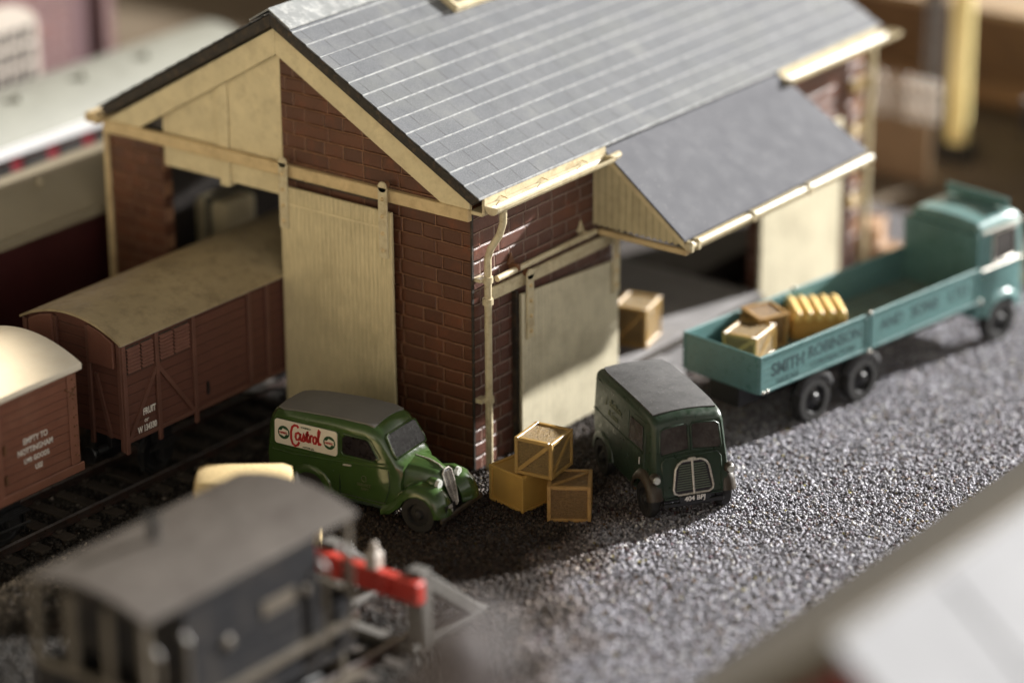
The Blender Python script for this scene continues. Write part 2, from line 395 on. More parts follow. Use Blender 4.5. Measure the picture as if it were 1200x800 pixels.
def grains(name,n,sampler,colors,size,z0,label,cat,rough=.4):
    """loose chips: every chip a small irregular octahedron, built with numpy"""
    pos=sampler(n); n=len(pos)
    r=size*(.5+rng.random(n)**1.6*.9)
    base=np.array([[1,0,0],[-1,0,0],[0,1,0],[0,-1,0],[0,0,1],[0,0,-1]],float)
    v=np.repeat(base[None],n,0)*(.55+.6*rng.random((n,6,1)))
    v*= (1,1,.75)
    # random rotation
    q=rng.normal(size=(n,4)); q/=np.linalg.norm(q,axis=1,keepdims=True)
    w,x,y,z=q.T
    R=np.stack([np.stack([1-2*(y*y+z*z),2*(x*y-z*w),2*(x*z+y*w)],-1),np.stack([2*(x*y+z*w),1-2*(x*x+z*z),2*(y*z-x*w)],-1),np.stack([2*(x*z-y*w),2*(y*z+x*w),1-2*(x*x+y*y)],-1)],1)
    v=np.einsum('nij,nkj->nki',R,v)*r[:,None,None]
    p=np.column_stack([pos[:,0],pos[:,1],z0+pos[:,2]+r*.35])
    v=(v+p[:,None,:]).reshape(-1,3)
    tri=np.array([[0,2,4],[2,1,4],[1,3,4],[3,0,4],[2,0,5],[1,2,5],[3,1,5],[0,3,5]])
    f=(tri[None]+6*np.arange(n)[:,None,None]).reshape(-1,3)
    me=bpy.data.meshes.new(name); nf=len(f)
    me.vertices.add(len(v)); me.vertices.foreach_set('co',v.astype(np.float32).ravel())
    me.loops.add(nf*3); me.loops.foreach_set('vertex_index',f.astype(np.int32).ravel())
    me.polygons.add(nf); me.polygons.foreach_set('loop_start',np.arange(nf,dtype=np.int32)*3)
    me.update(calc_edges=True)
    c=colors(pos)
    at=me.attributes.new('chip','FLOAT_COLOR','POINT')
    at.data.foreach_set('color',np.repeat(np.column_stack([c,np.ones(n)]),6,0).astype(np.float32).ravel())
    t=NT(name+'_stone'); a=t.n('ShaderNodeAttribute'); a.attribute_name='chip'
    me.materials.append(t.out(a.outputs['Color'],rough,None,.2))
    o=bpy.data.objects.new(name,me); COL.objects.link(o)
    return tag(o,label,cat,kind='stuff')
def yard_sampler(n):
    x=rng.uniform(-11.5,17,n); y=rng.uniform(-13.5,2.3,n)
    k=~((x>0)&(y>-.05))                        # not inside the shed
    k&=~((x<-7)&(np.abs(y+3.4)<1.55))
    # thin out what lies beyond the picture
    k&=(y>-13.5+ .0*x)
    x,y=x[k],y[k]
    # gentle unevenness
    z=.02*np.sin(x*1.3+y*.7)*np.sin(y*1.1-x*.4)+rng.random(len(x))*.035
    return np.column_stack([x,y,z])
def yard_cols(pos):
    n=len(pos); v=rng.random(n)
    base=.17+.44*v**1.5
    c=np.column_stack([base*.97,base*.955,base*1.06])
    k=rng.random(n)
    w=k<.045; c[w]=rng.uniform(.6,.85,(w.sum(),1))*np.array([1,.99,.98])
    w=(k>.09)&(k<.13); c[w]=np.array([.20,.13,.08])*rng.uniform(.6,1.3,(w.sum(),1))
    w=(k>.13)&(k<.135); c[w]=np.array([.30,.26,.06])*rng.uniform(.6,1.3,(w.sum(),1))
    w=(k>.135)&(k<.18); c[w]=np.array([.13,.085,.10])*rng.uniform(.6,1.3,(w.sum(),1))
    # browner grit towards the track and the van, shade put into its colour too
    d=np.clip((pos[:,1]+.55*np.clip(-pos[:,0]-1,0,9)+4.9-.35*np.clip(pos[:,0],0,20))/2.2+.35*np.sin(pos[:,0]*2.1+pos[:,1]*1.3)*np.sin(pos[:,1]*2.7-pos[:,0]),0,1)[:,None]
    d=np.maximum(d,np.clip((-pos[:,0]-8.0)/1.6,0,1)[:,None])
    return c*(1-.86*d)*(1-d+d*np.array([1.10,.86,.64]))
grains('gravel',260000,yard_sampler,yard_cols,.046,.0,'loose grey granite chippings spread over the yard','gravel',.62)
def ballast_sampler(n):
    x=rng.uniform(-16,3,n); y=rng.uniform(2.2,9.6,n); k3=~((x>-.1)&(y<5.2)); x=x[k3]; y=y[k3]
    x2=rng.uniform(-20,-6.8,n); y2=rng.uniform(-8.5,2.4,n); k2=(x2<-11.3)|(np.abs(y2+3.4)<1.6); x2=x2[k2]; y2=y2[k2]
    x=np.concatenate([x,x2]);y=np.concatenate([y,y2])
    return np.column_stack([x,y,rng.random(len(x))*.03-.575*np.clip((y-4.2)/.7,0,1)])
def ballast_cols(pos):
    n=len(pos); b=.012+.05*rng.random(n)**2
    c=np.column_stack([b*1.15,b,b*.85]); k=rng.random(n)<.05
    c[k]*=3.5; return c
grains('ballast',60000,ballast_sampler,ballast_cols,.06,.0,'dark oily ballast between and beside the rails','ballast',.6)

def track(label,y,x0,x1,sl=True,z0=0):
    t=thing('railway_track',label,'railway track',((x0+x1)/2,y,z0),0,'railway tracks')
    h=(x1-x0)/2
    for s in (-1,1):
        b=MB(); w=.075
        b.prism([(s*.74-w*1.3,.10),(s*.74+w*1.3,.10),(s*.74+w*1.3,.125),(s*.74+.025,.15),(s*.74+.025,.20),(s*.74+w*.7,.215),(s*.74+w*.7,.26),(s*.74-w*.7,.26),(s*.74-w*.7,.215),(s*.74-.025,.20),(s*.74-.025,.15),(s*.74-w*1.3,.125)],'x',-h,h)
        rl=b.build('rail',M['rail'],t)
        b=MB(); b.box(-h,h,s*.74-.045,s*.74+.045,.2602,.266); b.build('rail_head',M['steel'],rl)
    if sl:
        x=-h+.3
        while x<h-.2:
            b=MB(); b.box(x-.16,x+.16,-1.3,1.3,.0,.10)
            for s in (-1,1):
                for q in (-1,1): b.box(x-.08,x+.08,s*.74+q*.17-.055,s*.74+q*.17+.055,.098,.17)
            b.build('sleeper',M['sleeper'],t,bevel=.015)
            x+=.78
    return t
track('dark railway track running into the open shed doorway',6.92,-20,17,True,-.56)
track('short siding track under the grey brake van ending at the red buffer stop',-3.4,-22,-7.3)

# ------------------------------------------------------------------ goods shed
L=16.4; W=10.98; EY=-.4; EZ=6.67; RY=5.49; RZ=9.88; SL=(RZ-EZ)/(RY-EY)
LY=11.02; SL2=(RZ-6.64)/(LY-RY)
def roofz(y): return EZ+SL*(y-EY) if y<=RY else RZ-SL2*(y-RY)
KL=(LY-RY)/(RY-EY)
shed=thing('goods_shed','red brick goods shed with grey slate roof and cream sliding doors','goods shed',(0,0,0))
g=MB()
g.prism([(0,-.6),(5.0,-.6),(5.0,5.6),(5.47,5.6),(5.47,roofz(5.47)-.5),(0,roofz(0)-.5)],'x',0,.3)
g.prism([(9.26,-.6),(W,-.6),(W,roofz(W)-.6),(9.26,6.02)],'x',0,.3)
g.build('gable_wall',M['brick_gable'],shed)
g=MB(); g.prism([(0,0),(2.6,0),(2.6,5.5),(8.9,5.5),(8.9,0),(W,0),(W,roofz(W)-.5),(RY,RZ-.5),(0,roofz(0)-.5)],'x',L-.3,L)
g.build('rear_gable_wall',M['brick_gable'],shed)
g=MB(); g.prism([(.303,0),(5.28,0),(5.28,4.6),(11.6,4.6),(11.6,0),(L-.303,0),(L-.303,roofz(0)-.42),(.303,roofz(0)-.42)],'y',0.003,.3)
g.build('side_wall',M['brick_side'],shed)
g=MB(); g.box(-.012,.30,-.012,.0,0,6.25); g.build('quoin',M['brick_side'],shed,bevel=.006)
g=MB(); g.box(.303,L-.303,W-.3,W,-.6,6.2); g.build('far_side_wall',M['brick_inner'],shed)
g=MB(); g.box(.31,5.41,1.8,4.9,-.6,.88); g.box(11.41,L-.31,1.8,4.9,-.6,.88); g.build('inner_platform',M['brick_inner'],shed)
g=MB(); g.box(-.045,.012,-.03,.0255-.01,0,6.2); g.build('corner_seam',M['dark_edge'],shed)
# cream panels in the gable
g=MB(); g.prism([(5.475,5.48),(7.12,5.48),(7.12,roofz(7.12)-.6),(5.475,roofz(5.475)-.6)],'x',.03,.2); g.build('gable_panel',M['cream'],shed,bevel=.01)
g=MB(); g.prism([(7.44,5.48),(9.25,5.48),(9.25,roofz(9.25)-.6),(7.44,roofz(7.44)-.6)],'x',.045,.2); g.build('gable_panel',M['cream'],shed,bevel=.01)
g=MB(); g.prism([(7.13,5.36),(7.43,5.36),(7.43,roofz(7.43)-.62),(7.13,roofz(7.13)-.62)],'x',-.02,.2); g.build('gable_post',M['cream'],shed,bevel=.015)
g=MB(); g.prism([(9.28,6.3),(10.2,6.3),(9.28,roofz(9.28)-.8)],'x',.12,.2); g.build('gable_window',M['glass_dark'],shed)
# bargeboards
for s in (1,-1):
    y0,y1=(-.02,RY) if s==1 else (RY+.008,W+.05)
    g=MB(); pts=[(y0,roofz(y0)-.37),(y1,roofz(y1)-.37),(y1,roofz(y1)-1.0),(y0+.62,roofz(y0+.62)-1.0),(y0,roofz(y0)-.66)] if s==1 else [(y0,roofz(y0)-.37),(y1,roofz(y1)-.37),(y1,roofz(y1)-.66),(y1-.62,roofz(y1-.62)-1.0),(y0,roofz(y0)-1.0)]
    g.prism(pts,'x',-.11,-.003); g.build('bargeboard',M['cream'],shed,bevel=.012)
# roof: dark boards with stepped slate courses on top
g=MB()
for s in (1,-1):
    f=(lambda y:y) if s==1 else (lambda y:RY+(RY-y)*KL)
    g.prism([(f(EY+.04),EZ-.012),(f(RY),RZ-.02),(f(RY),RZ-.33),(f(EY+.2),EZ-.20),(f(EY+.04),EZ-.05)] ,'x',-.25,L+.1)
g.build('roof_board',M['dark_edge'],shed,bevel=.02)
g=MB(); P=.403
for s in (1,-1):
    f=(lambda y:y) if s==1 else (lambda y:RY+(RY-y)*KL)
    k=0
    while True:
        a=EY-.03+P*k; b=min(a+P+.12,RY)
        if a>RY-.1: break
        za=EZ+SL*(a-EY); zb=EZ+SL*(b-EY)
        g.prism([(f(a),za+.034),(f(b),zb+.010),(f(b),zb-.01),(f(a),za-.005)],'x',-.27,L+.12)
        k+=1
g.build('slate_roof',M['slate'],shed)
g=MB()
for s in (1,-1):
    f=(lambda y:y) if s==1 else (lambda y:RY+(RY-y)*KL)
    a=RY-.62; g.prism([(f(RY),RZ+.12),(f(a),EZ+SL*(a-EY)+.10),(f(a),EZ+SL*(a-EY)+.065),(f(RY),RZ+.075)],'x',-.30,L+.14)
g.build('ridge_cap',M['lead'],shed)
# skylight
sk=MB(); x0,x1,ya,yb=4.45,8.4,3.92,5.0
def rp(x,y,h): return (x,y-SL*h*.87,EZ+SL*(y-EY)+h)
def rslab(mb,xa,xb,y0,y1,h0,h1): 
    v=[rp(x,y,h) for x in (xa,xb) for y in (y0,y1) for h in (h0,h1)]
    mb.add(v,[(0,1,3,2),(4,6,7,5),(0,4,5,1),(2,3,7,6),(0,2,6,4),(1,5,7,3)])
for (a,b,c,d) in ((x0,x1,ya,ya+.14),(x0,x1,yb-.12,yb),(x0,x0+.13,ya+.14,yb-.12),(x1-.13,x1,ya+.14,yb-.12)): rslab(sk,a,b,c,d,.03,.19)
for k in range(1,5): xx=x0+(x1-x0)*k/5; rslab(sk,xx-.045,xx+.045,ya+.14,yb-.12,.05,.17)
skl=sk.build('skylight',M['cream_pipe'],shed,bevel=.012)
sk=MB(); rslab(sk,x0+.13,x1-.13,ya+.14,yb-.12,.03,.08); sk.build('glass',M['glass_dark'],skl)
# timber beam / sliding-door rail across the gable
g=MB(); g.box(-.17,-.0135,-.03,W+.04,6.03,6.32); g.build('door_rail',M['cream_rail'],shed,bevel=.02)
g=MB(); g.box(-.155,-.03,2.4,5.35,5.985,6.028); g.build('rail_gap',M['dark_edge'],shed)
def hanger(par,x,y,z0,z1,along):
    b=MB()
    if along=='y':
        b.box(x-.05,x,y-.13,y+.13,z0,z1-.13); b.cyl((x-.05,y,z1-.13),(x,y,z1-.13),.13,n=16)
    else:
        b.box(x-.13,x+.13,y-.05,y,z0,z1-.13); b.cyl((x,y-.05,z1-.13),(x,y,z1-.13),.13,n=16)
    h=b.build('door_hanger',M['cream_pipe'],par,bevel=.012)
    b=MB()
    for k in range(4):
        zz=z0+.18+(z1-z0-.5)*k/3.2
        if along=='y': b.sphere((x-.05,y,zz),.05,8)
        else: b.sphere((x,y-.05,zz),.05,8)
    b.build('bolt',M['cream_rail'],h,smooth=60)
    b=MB(); 
    if along=='y': b.cyl((x+.02,y,z1-.1),(x+.13,y,z1-.1),.09)
    else: b.cyl((x,y+.02,z1-.1),(x,y+.13,z1-.1),.09)
    b.build('roller',M['rust'],h)
gd=MB(); gd.box(-.27,-.18,2.08,5.36,.12,5.84); gdo=gd.build('gable_door',M['cream_board_y'],shed,bevel=.015)
g=MB(); g.box(-.285,-.272,2.42,5.08,5.42,5.47); g.build('batten',M['cream'],gdo)
hanger(gdo,-.272,5.22,4.85,6.55,'y'); hanger(gdo,-.272,2.28,4.75,6.55,'y')
# side doors
sd=MB(); v=[(1.5,.06),(5.28,.06),(5.28,3.62),(1.5,3.88)]; sd.prism(v,'y',-.22,-.14); sdo=sd.build('side_door',M['cream_board_x'],shed,bevel=.015)
hanger(sdo,1.78,-.225,2.75,4.42,'x'); hanger(sdo,5.12,-.225,2.85,4.5,'x')
g=MB(); g.box(.55,5.6,-.125,-.03,4.0,4.30); g.build('side_rail',M['cream_pipe'],shed,bevel=.02)
fd=MB(); fd.box(11.45,15.2,-.2,-.1,.06,4.5); fd.build('far_side_door',M['cream_board_x'],shed,bevel=.015)
g=MB(); g.box(1.42,1.5,-.13,.0,.0,3.95); g.build('door_shadow_strip',M['dark_edge'],shed)  # dark strip standing in for the shadow at the door edge
# upper moulding pipe along the wall, then down the canopy edge
g=MB(); g.tube([(.62,-.2,4.52),(2.5,-.2,4.545),(4.35,-.2,4.56)],.075,10); g.build('conduit_pipe',M['cream_pipe'],shed,smooth=60)
for xx in (1.35,4.0):
    g=MB(); g.box(xx-.05,xx+.05,-.28,.0,4.5,4.66); g.prism([(xx-.13,4.64),(xx+.13,4.64),(xx,4.9)],'y',-.06,-.005); g.build('pipe_bracket',M['cream_pipe'] if xx>2 else M['rust'],shed,bevel=.01)
# fascia, gutters, brackets
for xa,xb in ((-.08,4.45),(11.75,L+.05)):
    g=MB(); g.box(xa,xb,-.42,-.34,6.24,6.655); g.build('fascia',M['cream_pipe'],shed,bevel=.01)
    g=MB(); g.box(xa+.02,xb,-.34,-.0,6.2,6.28); g.build('soffit',M['cream'],shed)
def gutter(x0,x1,y,z,r=.13,name='gutter'):
    b=MB(); prof=[]
    for k in range(9): a=PI+PI*k/8; prof.append((y+r*math.cos(a),z+r*math.sin(a)))
    for k in range(9): a=2*PI-PI*k/8; prof.append((y+(r-.035)*math.cos(a),z+(r-.035)*math.sin(a)))
    b.prism(prof,'x',x0,x1)
    for xe in (x0,x1): b.prism(prof[:9],'x',xe-.02,xe+.02)
    return b.build(name,M['cream_pipe'],shed)
gutter(-.1,4.3,-.64,6.49,.185); gutter(11.75,L+.5,-.64,6.49,.19)
g=MB(); g.tube([(4.3,-.64,6.42),(4.66,-.64,6.44)],.085); g.build('gutter_end',M['cream_pipe'],shed)
for xx in (.5,2.0,3.5):
    g=MB(); g.tube([(xx,-.43,6.56),(xx+.01,-.60,6.53)],.014,6); g.build('gutter_bracket',M['cream_rail'],shed)
g=MB(); g.tube([(.36,-.60,6.34),(.36,-.59,6.0),(.34,-.50,5.7),(.29,-.29,5.35),(.27,-.22,5.1),(.26,-.22,.02)],.085,12); g.build('downpipe',M['cream_pipe'],shed,smooth=60)
g=MB()
for zz in (4.62,4.1,1.75): g.cyl((.26,-.22,zz-.07),(.26,-.22,zz+.07),.125,n=14); 
g.box(.02,.24,-.20,-.01,1.70,1.80); g.box(.02,.24,-.20,-.01,4.6,4.68); g.build('pipe_collar',M['cream_pipe'],shed)
g=MB(); g.tube([(L-.05,-.3,6.1),(L-.05,-.3,4.9),(L-.05,-.25,4.4),(L-.05,-.22,.02)],.10,10); g.build('downpipe',M['cream_pipe'],shed,smooth=60)
g=MB(); 
for zz in (3.8,5.0,1.9): g.box(L-.7,L-.05,-.22,-.01,zz,zz+.32)
g.build('pipe_bracket',M['cream_rail'],shed,bevel=.03)
# gutter on the far long side, seen end-on past the left corner
g=MB(); g.box(-.32,L,W+.07,W+.5,6.22,6.46); g.build('far_gutter',M['cream_rail'],shed,bevel=.04)
g=MB(); g.box(-.1,.15,W+.005,W+.12,0,6.2); g.build('corner_board',M['cream_rail'],shed,bevel=.02)
# canopy over the loading bay
CX0,CX1=4.5,12.35; CYO=-2.62; CZO=4.84; CZI=6.60; CYI=-.30
g=MB(); g.add([(x,y,z) for (x,y,z0) in ((CX0-.06,CYI,CZI),(CX0-.06,CYO,CZO),(CX1+.06,CYO,CZO),(11.8,CYI,CZI)) for z in (z0,z0-.07)],[(0,2,4,6),(1,7,5,3),(0,1,3,2),(2,3,5,4),(4,5,7,6),(6,7,1,0)]); g.build('canopy_roof',M['felt'],shed,bevel=.012)
def czz(y): return CZO+(CZI-CZO)*(y-CYO)/(CYI-CYO)
for xx,w in ((CX0,.09),(11.7,.09)):
    poly=[(-.03,czz(-.03)-.08),(CYO+.12,czz(CYO+.12)-.08)]
    bot=[]; n=15; ya,yb=CYO+.12,-.03
    poly=[(-.2,czz(CYI)-.2),(CYI,czz(CYI)-.09),(ya,czz(ya)-.09)]
    for k in range(n): 
        y=ya+(yb-ya)*(k+.5)/n; poly.append((ya+(yb-ya)*k/n,4.63)); poly.append((y,4.70))
    poly.append((yb,4.63))
    poly=[poly[2]]+poly[3:]+[(yb,czz(CYI)-.25),poly[1]]
    vb=MB(); vb.prism(poly,'x',xx,xx+w); va=vb.build('valance',M['cream_board_yard'],shed)
    vb=MB(); vb.prism([(CYI,czz(CYI)-.085),(CYO+.03,czz(CYO+.03)-.085),(CYO+.03,czz(CYO+.03)-.24),(CYI,czz(CYI)-.24)],'x',xx-.035,xx-.002); vb.build('valance_trim',M['cream'],va)
    vb=MB(); vb.box(xx-.05,xx+.1,CYO-.05,-.18,4.45,4.58); vb.build('valance_rail',M['cream_rail'],va,bevel=.02)
g=MB(); g.tube([(CX0-.02,CYO-.06,4.66),(CX1+.1,CYO-.06,4.66)],.085,10); g.box(CX0+.1,CX1,CYO+.02,CYO+.1,4.45,czz(CYO)-.1); g.build('canopy_gutter',M['cream_pipe'],shed)
for xx in (CX0+.02,CX0+.3,CX0+2.6,CX0+5):
    g=MB(); g.box(xx,xx+.1,CYO-.16,CYO+.02,4.52,4.78); g.build('gutter_bracket',M['cream_pipe'],shed,bevel=.02)
# loading platform and steps
g=MB(); g.box(5.42,11.4,-.28,4.9,.0,.9); g.build('platform',[M['concrete']],shed,bevel=.02)
g=MB()
g.box(5.42,11.4,-.35,-.285,.70,.86); g.build('platform_edge',M['sleeper'],shed)
for k in range(3):
    st=MB(); st.box(5.9,6.9,-.36-.34*(k+1),-.36-.34*k+.06,.0,.72-.22*k); st.build('step',M['concrete'],shed,bevel=.015)

# ------------------------------------------------------------------ wheels
def road_wheel(par,x,y,r,w,side,rimm,hub=None):
    b=MB(); k=side
    pr=[(r*.62,-w/2),(r*.94,-w/2),(r,-w*.3),(r,w*.3),(r*.94,w/2),(r*.62,w/2)]
    b.lathe_y(pr,(x,y,r),32)
    wh=b.build('wheel',M['tyre'],par,smooth=40)
    b=MB(); yo=k*w*.36
    pr=[(r*.66,-w*.3),(r*.66,yo),(r*.58,yo+k*.02),(r*.52,yo-k*.05),(r*.3,yo-k*.02),(r*.2,yo+k*.05),(.002,yo+k*.07),(.002,-w*.3)]
    if k<0: pr=[(r*.66,w*.3),(r*.66,yo),(r*.58,yo+k*.02),(r*.52,yo-k*.05),(r*.3,yo-k*.02),(r*.2,yo+k*.05),(.002,yo+k*.07),(.002,w*.3)]
    b.lathe_y(pr,(x,y,r),28); b.build('rim',rimm,wh,smooth=40)
    return wh
def rail_wheelset(par,x,r=.5):
    b=MB()
    for s in (-1,1):
        b.lathe_y([(.002,s*.66),(r+.07,s*.66),(r+.07,s*.69),(r,s*.71),(r,s*.80),(r*.85,s*.80),(r*.8,s*.77),(.12,s*.77),(.002,s*.8)],(x,0,r+.26),28)
    b.cyl((x,-.95,r+.26),(x,.95,r+.26),.09)
    b.build('wheelset',M['black'],par,smooth=40)

def sect(x,wb,wm,wt,z0,zm,z1,r,crown=.04,n=5,lean=0,zr=0):
    h=[(-wb,z0),(-wm,zm),(-wt,z1-r)]
    for k in range(1,n+1):
        a=PI/2*k/n; h.append((-wt+r*(1-math.cos(a)),z1-r+r*math.sin(a)))
    h.append((-(wt-r)*.5,z1+crown*.75))
    full=h+[(0,z1+crown)]+[(-y,z) for y,z in reversed(h)]
    return [(x+lean*(zr-z),y,z) for y,z in full]

def fender(mats,par,path,yin,yout,s,name='mudguard',th=.035,crown=.07):
    """curved wing swept over a wheel; s=-1 right side, +1 left side"""
    rings=[]; n=len(path)
    for i,(x,z) in enumerate(path):
        dx=path[min(i+1,n-1)][0]-path[max(i-1,0)][0]; dz=path[min(i+1,n-1)][1]-path[max(i-1,0)][1]
        l=math.hypot(dx,dz); nx,nz=-dz/l,dx/l
        if nz<0 and abs(nz)>.3: nx,nz=-nx,-nz
        if i>0 and (nx*pn[0]+nz*pn[1])<0: nx,nz=-nx,-nz
        pn=(nx,nz)
        prof=[(0,-.05),(.25,crown*.6),(.5,crown),(.78,crown*.6),(.96,-.02),(1,-.12)]
        up=[(yin+(yout-yin)*a,o) for a,o in prof]; dn=[(yin+(yout-yin)*a,o-th) for a,o in reversed(prof)]
        rings.append([(x+nx*o,s*y,z+nz*o) for y,o in up+dn])
    b=MB(); b.loft(rings); return b.build(name,mats,par,smooth=50)

def panel(name,m,par,poly,plane,t=.012,bevel=0):
    """thin plate: 2-D outline placed by plane(u,v,h)"""
    b=MB(); n=len(poly)
    v=[plane(u,w,0) for u,w in poly]+[plane(u,w,t) for u,w in poly]
    f=[tuple(range(n))[::-1],tuple(range(n,2*n))]+[(i,(i+1)%n,n+(i+1)%n,n+i) for i in range(n)]
    b.add(v,f); return b.build(name,m,par,bevel=bevel)
def rrect(u0,u1,v0,v1,r,n=4):
    o=[]
    for cx,cy,a0 in ((u1-r,v1-r,0),(u0+r,v1-r,PI/2),(u0+r,v0+r,PI),(u1-r,v0+r,1.5*PI)):
        for k in range(n+1):
            a=a0+PI/2*k/n; o.append((cx+r*math.cos(a),cy+r*math.sin(a)))
    return o
def circ(cx,cy,r,n=20,a0=0,a1=2*PI): return [(cx+r*math.cos(a0+(a1-a0)*k/n),cy+r*math.sin(a0+(a1-a0)*k/n)) for k in range(n)]
def outline(name,m,par,poly,plane,w,closed=True,r=None):
    pts=[plane(u,v,0) for u,v in poly]
    if closed: pts=pts+pts[:2]
    b=MB(); b.tube(pts,w,6); return b.build(name,m,par,smooth=60)

# ------------------------------------------------------------------ green sign-written delivery van
cv=thing('delivery_van','glossy green delivery van with a red and white oil advertisement on its side','van',(-2.50,-.93,0.02),math.atan2(-.993,.119))
G=M['van_green']
b=MB(); rg=[]
rg.append(sect(-4.02,.55,.62,.50,.55,1.0,1.75,.30,.02))
rg.append(sect(-3.96,.66,.72,.62,.48,1.0,1.95,.32,.03))
rg.append(sect(-3.75,.74,.79,.72,.42,1.0,2.07,.28,.05))
rg.append(sect(-3.2,.77,.81,.76,.40,1.05,2.14,.22,.06))
rg.append(sect(-2.2,.78,.82,.77,.40,1.1,2.19,.20,.07))
rg.append(sect(-1.4,.78,.81,.75,.40,1.1,2.18,.20,.07))
rg.append(sect(-1.14,.77,.80,.73,.40,1.1,2.12,.22,.06))
rg.append(sect(-.98,.77,.79,.70,.40,1.1,1.98,.22,.05))
rg.append(sect(-.66,.74,.74,.66,.40,1.0,1.44,.16,.05))
rg.append(sect(-.52,.68,.68,.60,.42,1.0,1.36,.18,.05))
b.loft(rg); body=b.build('body',G,cv,smooth=38)
k=MB()
for x in (0.0,-2.80): k.cyl((x,-1,.43),(x,1,.43),.50,n=32)
cut(body,k)
k=MB(); k.box(-3.9,-.7,-.6,.6,.38,.55); k.build('chassis',M['black'],cv)
b=MB(); bn=[]
bn.append(sect(-.60,.50,.60,.52,.5,.95,1.37,.22,.06))
bn.append(sect(-.25,.44,.50,.42,.5,.95,1.34,.22,.06))
bn.append(sect(.02,.32,.36,.29,.5,.95,1.27,.20,.05,lean=.12,zr=1.27))
bn.append(sect(.16,.20,.25,.20,.45,.95,1.20,.16,.04,lean=.28,zr=1.27))
b.loft(bn); b.build('bonnet',G,cv,smooth=50)
b=MB(); b.tube([(-.62,0,1.43),(-.2,0,1.40),(.04,0,1.325),(.16,0,1.24)],.014,6); b.build('bonnet_hinge',M['chrome'],cv)
for s in (-1,1):
    fender(G,cv,[(-.98,.40),(-.80,.44),(-.60,.60),(-.46,.80),(-.26,.94),(0,1.0),(.26,.94),(.44,.78),(.54,.58),(.56,.44)],.22,.86,s,crown=.10)
    fender(G,cv,[(-3.36,.46),(-3.32,.66),(-3.16,.87),(-2.95,.97),(-2.80,.99),(-2.62,.97),(-2.42,.86),(-2.28,.66),(-2.24,.46)],.60,.85,s,crown=.05)
    b=MB(); b.box(-2.25,-.92,min(s*.62,s*.84),max(s*.62,s*.84),.36,.41); b.build('running_board',M['van_green_dull'],cv,bevel=.015)
    b=MB(); b.sphere((.14,s*.40,1.06),.12,14,(1.5,1,1)); h=b.build('headlight',G,cv,smooth=60)
    b=MB(); b.cyl((.24,s*.40,1.06),(.315,s*.40,1.055),.11,.10,16); b.build('lens',M['lamp_glass'],h)
    for x in (0.0,-2.80): road_wheel(cv,x,s*.74,.43,.20,s,M['tyre'])
# grille: tall, narrow, sloping
def gpl(u,v,h): return (.43-.25*(v-.45)/.78+h*.95, u, v+h*.28)
go=[(0,1.26),(.10,1.245),(.175,1.18),(.175,.95),(.135,.70),(.075,.50),(0,.45)]
go=go+[(-u,v) for u,v in reversed(go[1:-1])]
gr=panel('grille',M['grille_dark'],cv,go,gpl,.05)
outline('grille_surround',M['chrome'],gr,go,lambda u,v,h:gpl(u,v,.05),.018)
b=MB()
for u in (-.12,-.08,-.04,0,.04,.08,.12):
    t=1-abs(u)/.2; b.tube([gpl(u*1.0,1.20,.055),gpl(u*.95,.8,.055),gpl(u*.45,.5,.055)],.006 if u else .014,5)
b.build('slats',M['chrome'],gr)
b=MB(); b.box(.56,.64,-.86,.86,.34,.46); b.build('bumper',M['brown_trim'],cv,bevel=.025)
pl=MB(); pl.box(.60,.62,-.68,-.28,.47,.69); po=pl.build('number_plate',M['black'],cv)
lettering('BEL',.12,(.624,-.48,.635),(0,1,0),(0,0,1),M['white_print'],po); lettering('374',.12,(.624,-.48,.53),(0,1,0),(0,0,1),M['white_print'],po)
# windscreen, side glass
def wpl(u,v,h): return (-.985+(.985-.66)*(1.985-v)/.545+h*.87+.006, u, v+h*.5)
ws=panel('windscreen',M['glass_black'],cv,[(-.56,1.52),(-.59,1.60),(-.56,1.93),(-.48,1.96),(.48,1.96),(.56,1.93),(.59,1.60),(.56,1.52)],wpl,.05)
outline('windscreen_frame',G,ws,[(-.59,1.50),(-.62,1.60),(-.58,1.95),(-.48,1.99),(.48,1.99),(.58,1.95),(.62,1.60),(.59,1.50)],lambda u,v,h:wpl(u,v,.04),.022)
for s in (-1,1):
    def spl(u,v,h,s=s): return (u, s*(.818-.04*max(0,(v-1.1))-.0+h), v)
    wi=panel('side_window',M['glass_black'],cv,[(-1.88,1.46),(-1.12,1.46),(-1.06,1.52),(-1.28,1.85),(-1.36,1.88),(-1.86,1.88),(-1.93,1.82),(-1.93,1.52)],lambda u,v,h:spl(u,v,h-.02),.035)
    outline('window_frame',G,wi,[(-1.90,1.42),(-1.08,1.42),(-1.0,1.50),(-1.25,1.89),(-1.35,1.92),(-1.9,1.92),(-1.97,1.85),(-1.97,1.5)],lambda u,v,h:spl(u,v,0),.018)
    b=MB()
    b.tube([spl(-3.8,1.18,-.03),spl(-3.2,1.18,.006),spl(-.75,1.32,-.03)],.016,6); b.tube([spl(-3.9,1.28,-.08),spl(-3.2,1.26,.004),spl(-.78,1.40,-.03)],.012,6)
    b.build('side_moulding',G,cv,smooth=60)
    do=MB()
    for seg in ([(-2.02,1.95),(-2.02,.5)],[(-2.02,.5),(-.85,.5)],[(-.85,.5),(-.72,.9),(-.75,1.3)]):
        do.tube([spl(u,v,-.006) for u,v in seg],.010,5)
    dd=do.build('cab_door',M['van_green_dull'],cv)
    b=MB(); b.tube([spl(-1.90,1.21,.02),spl(-1.70,1.23,.02)],.022,8); b.build('door_handle',M['chrome'],dd,smooth=60)
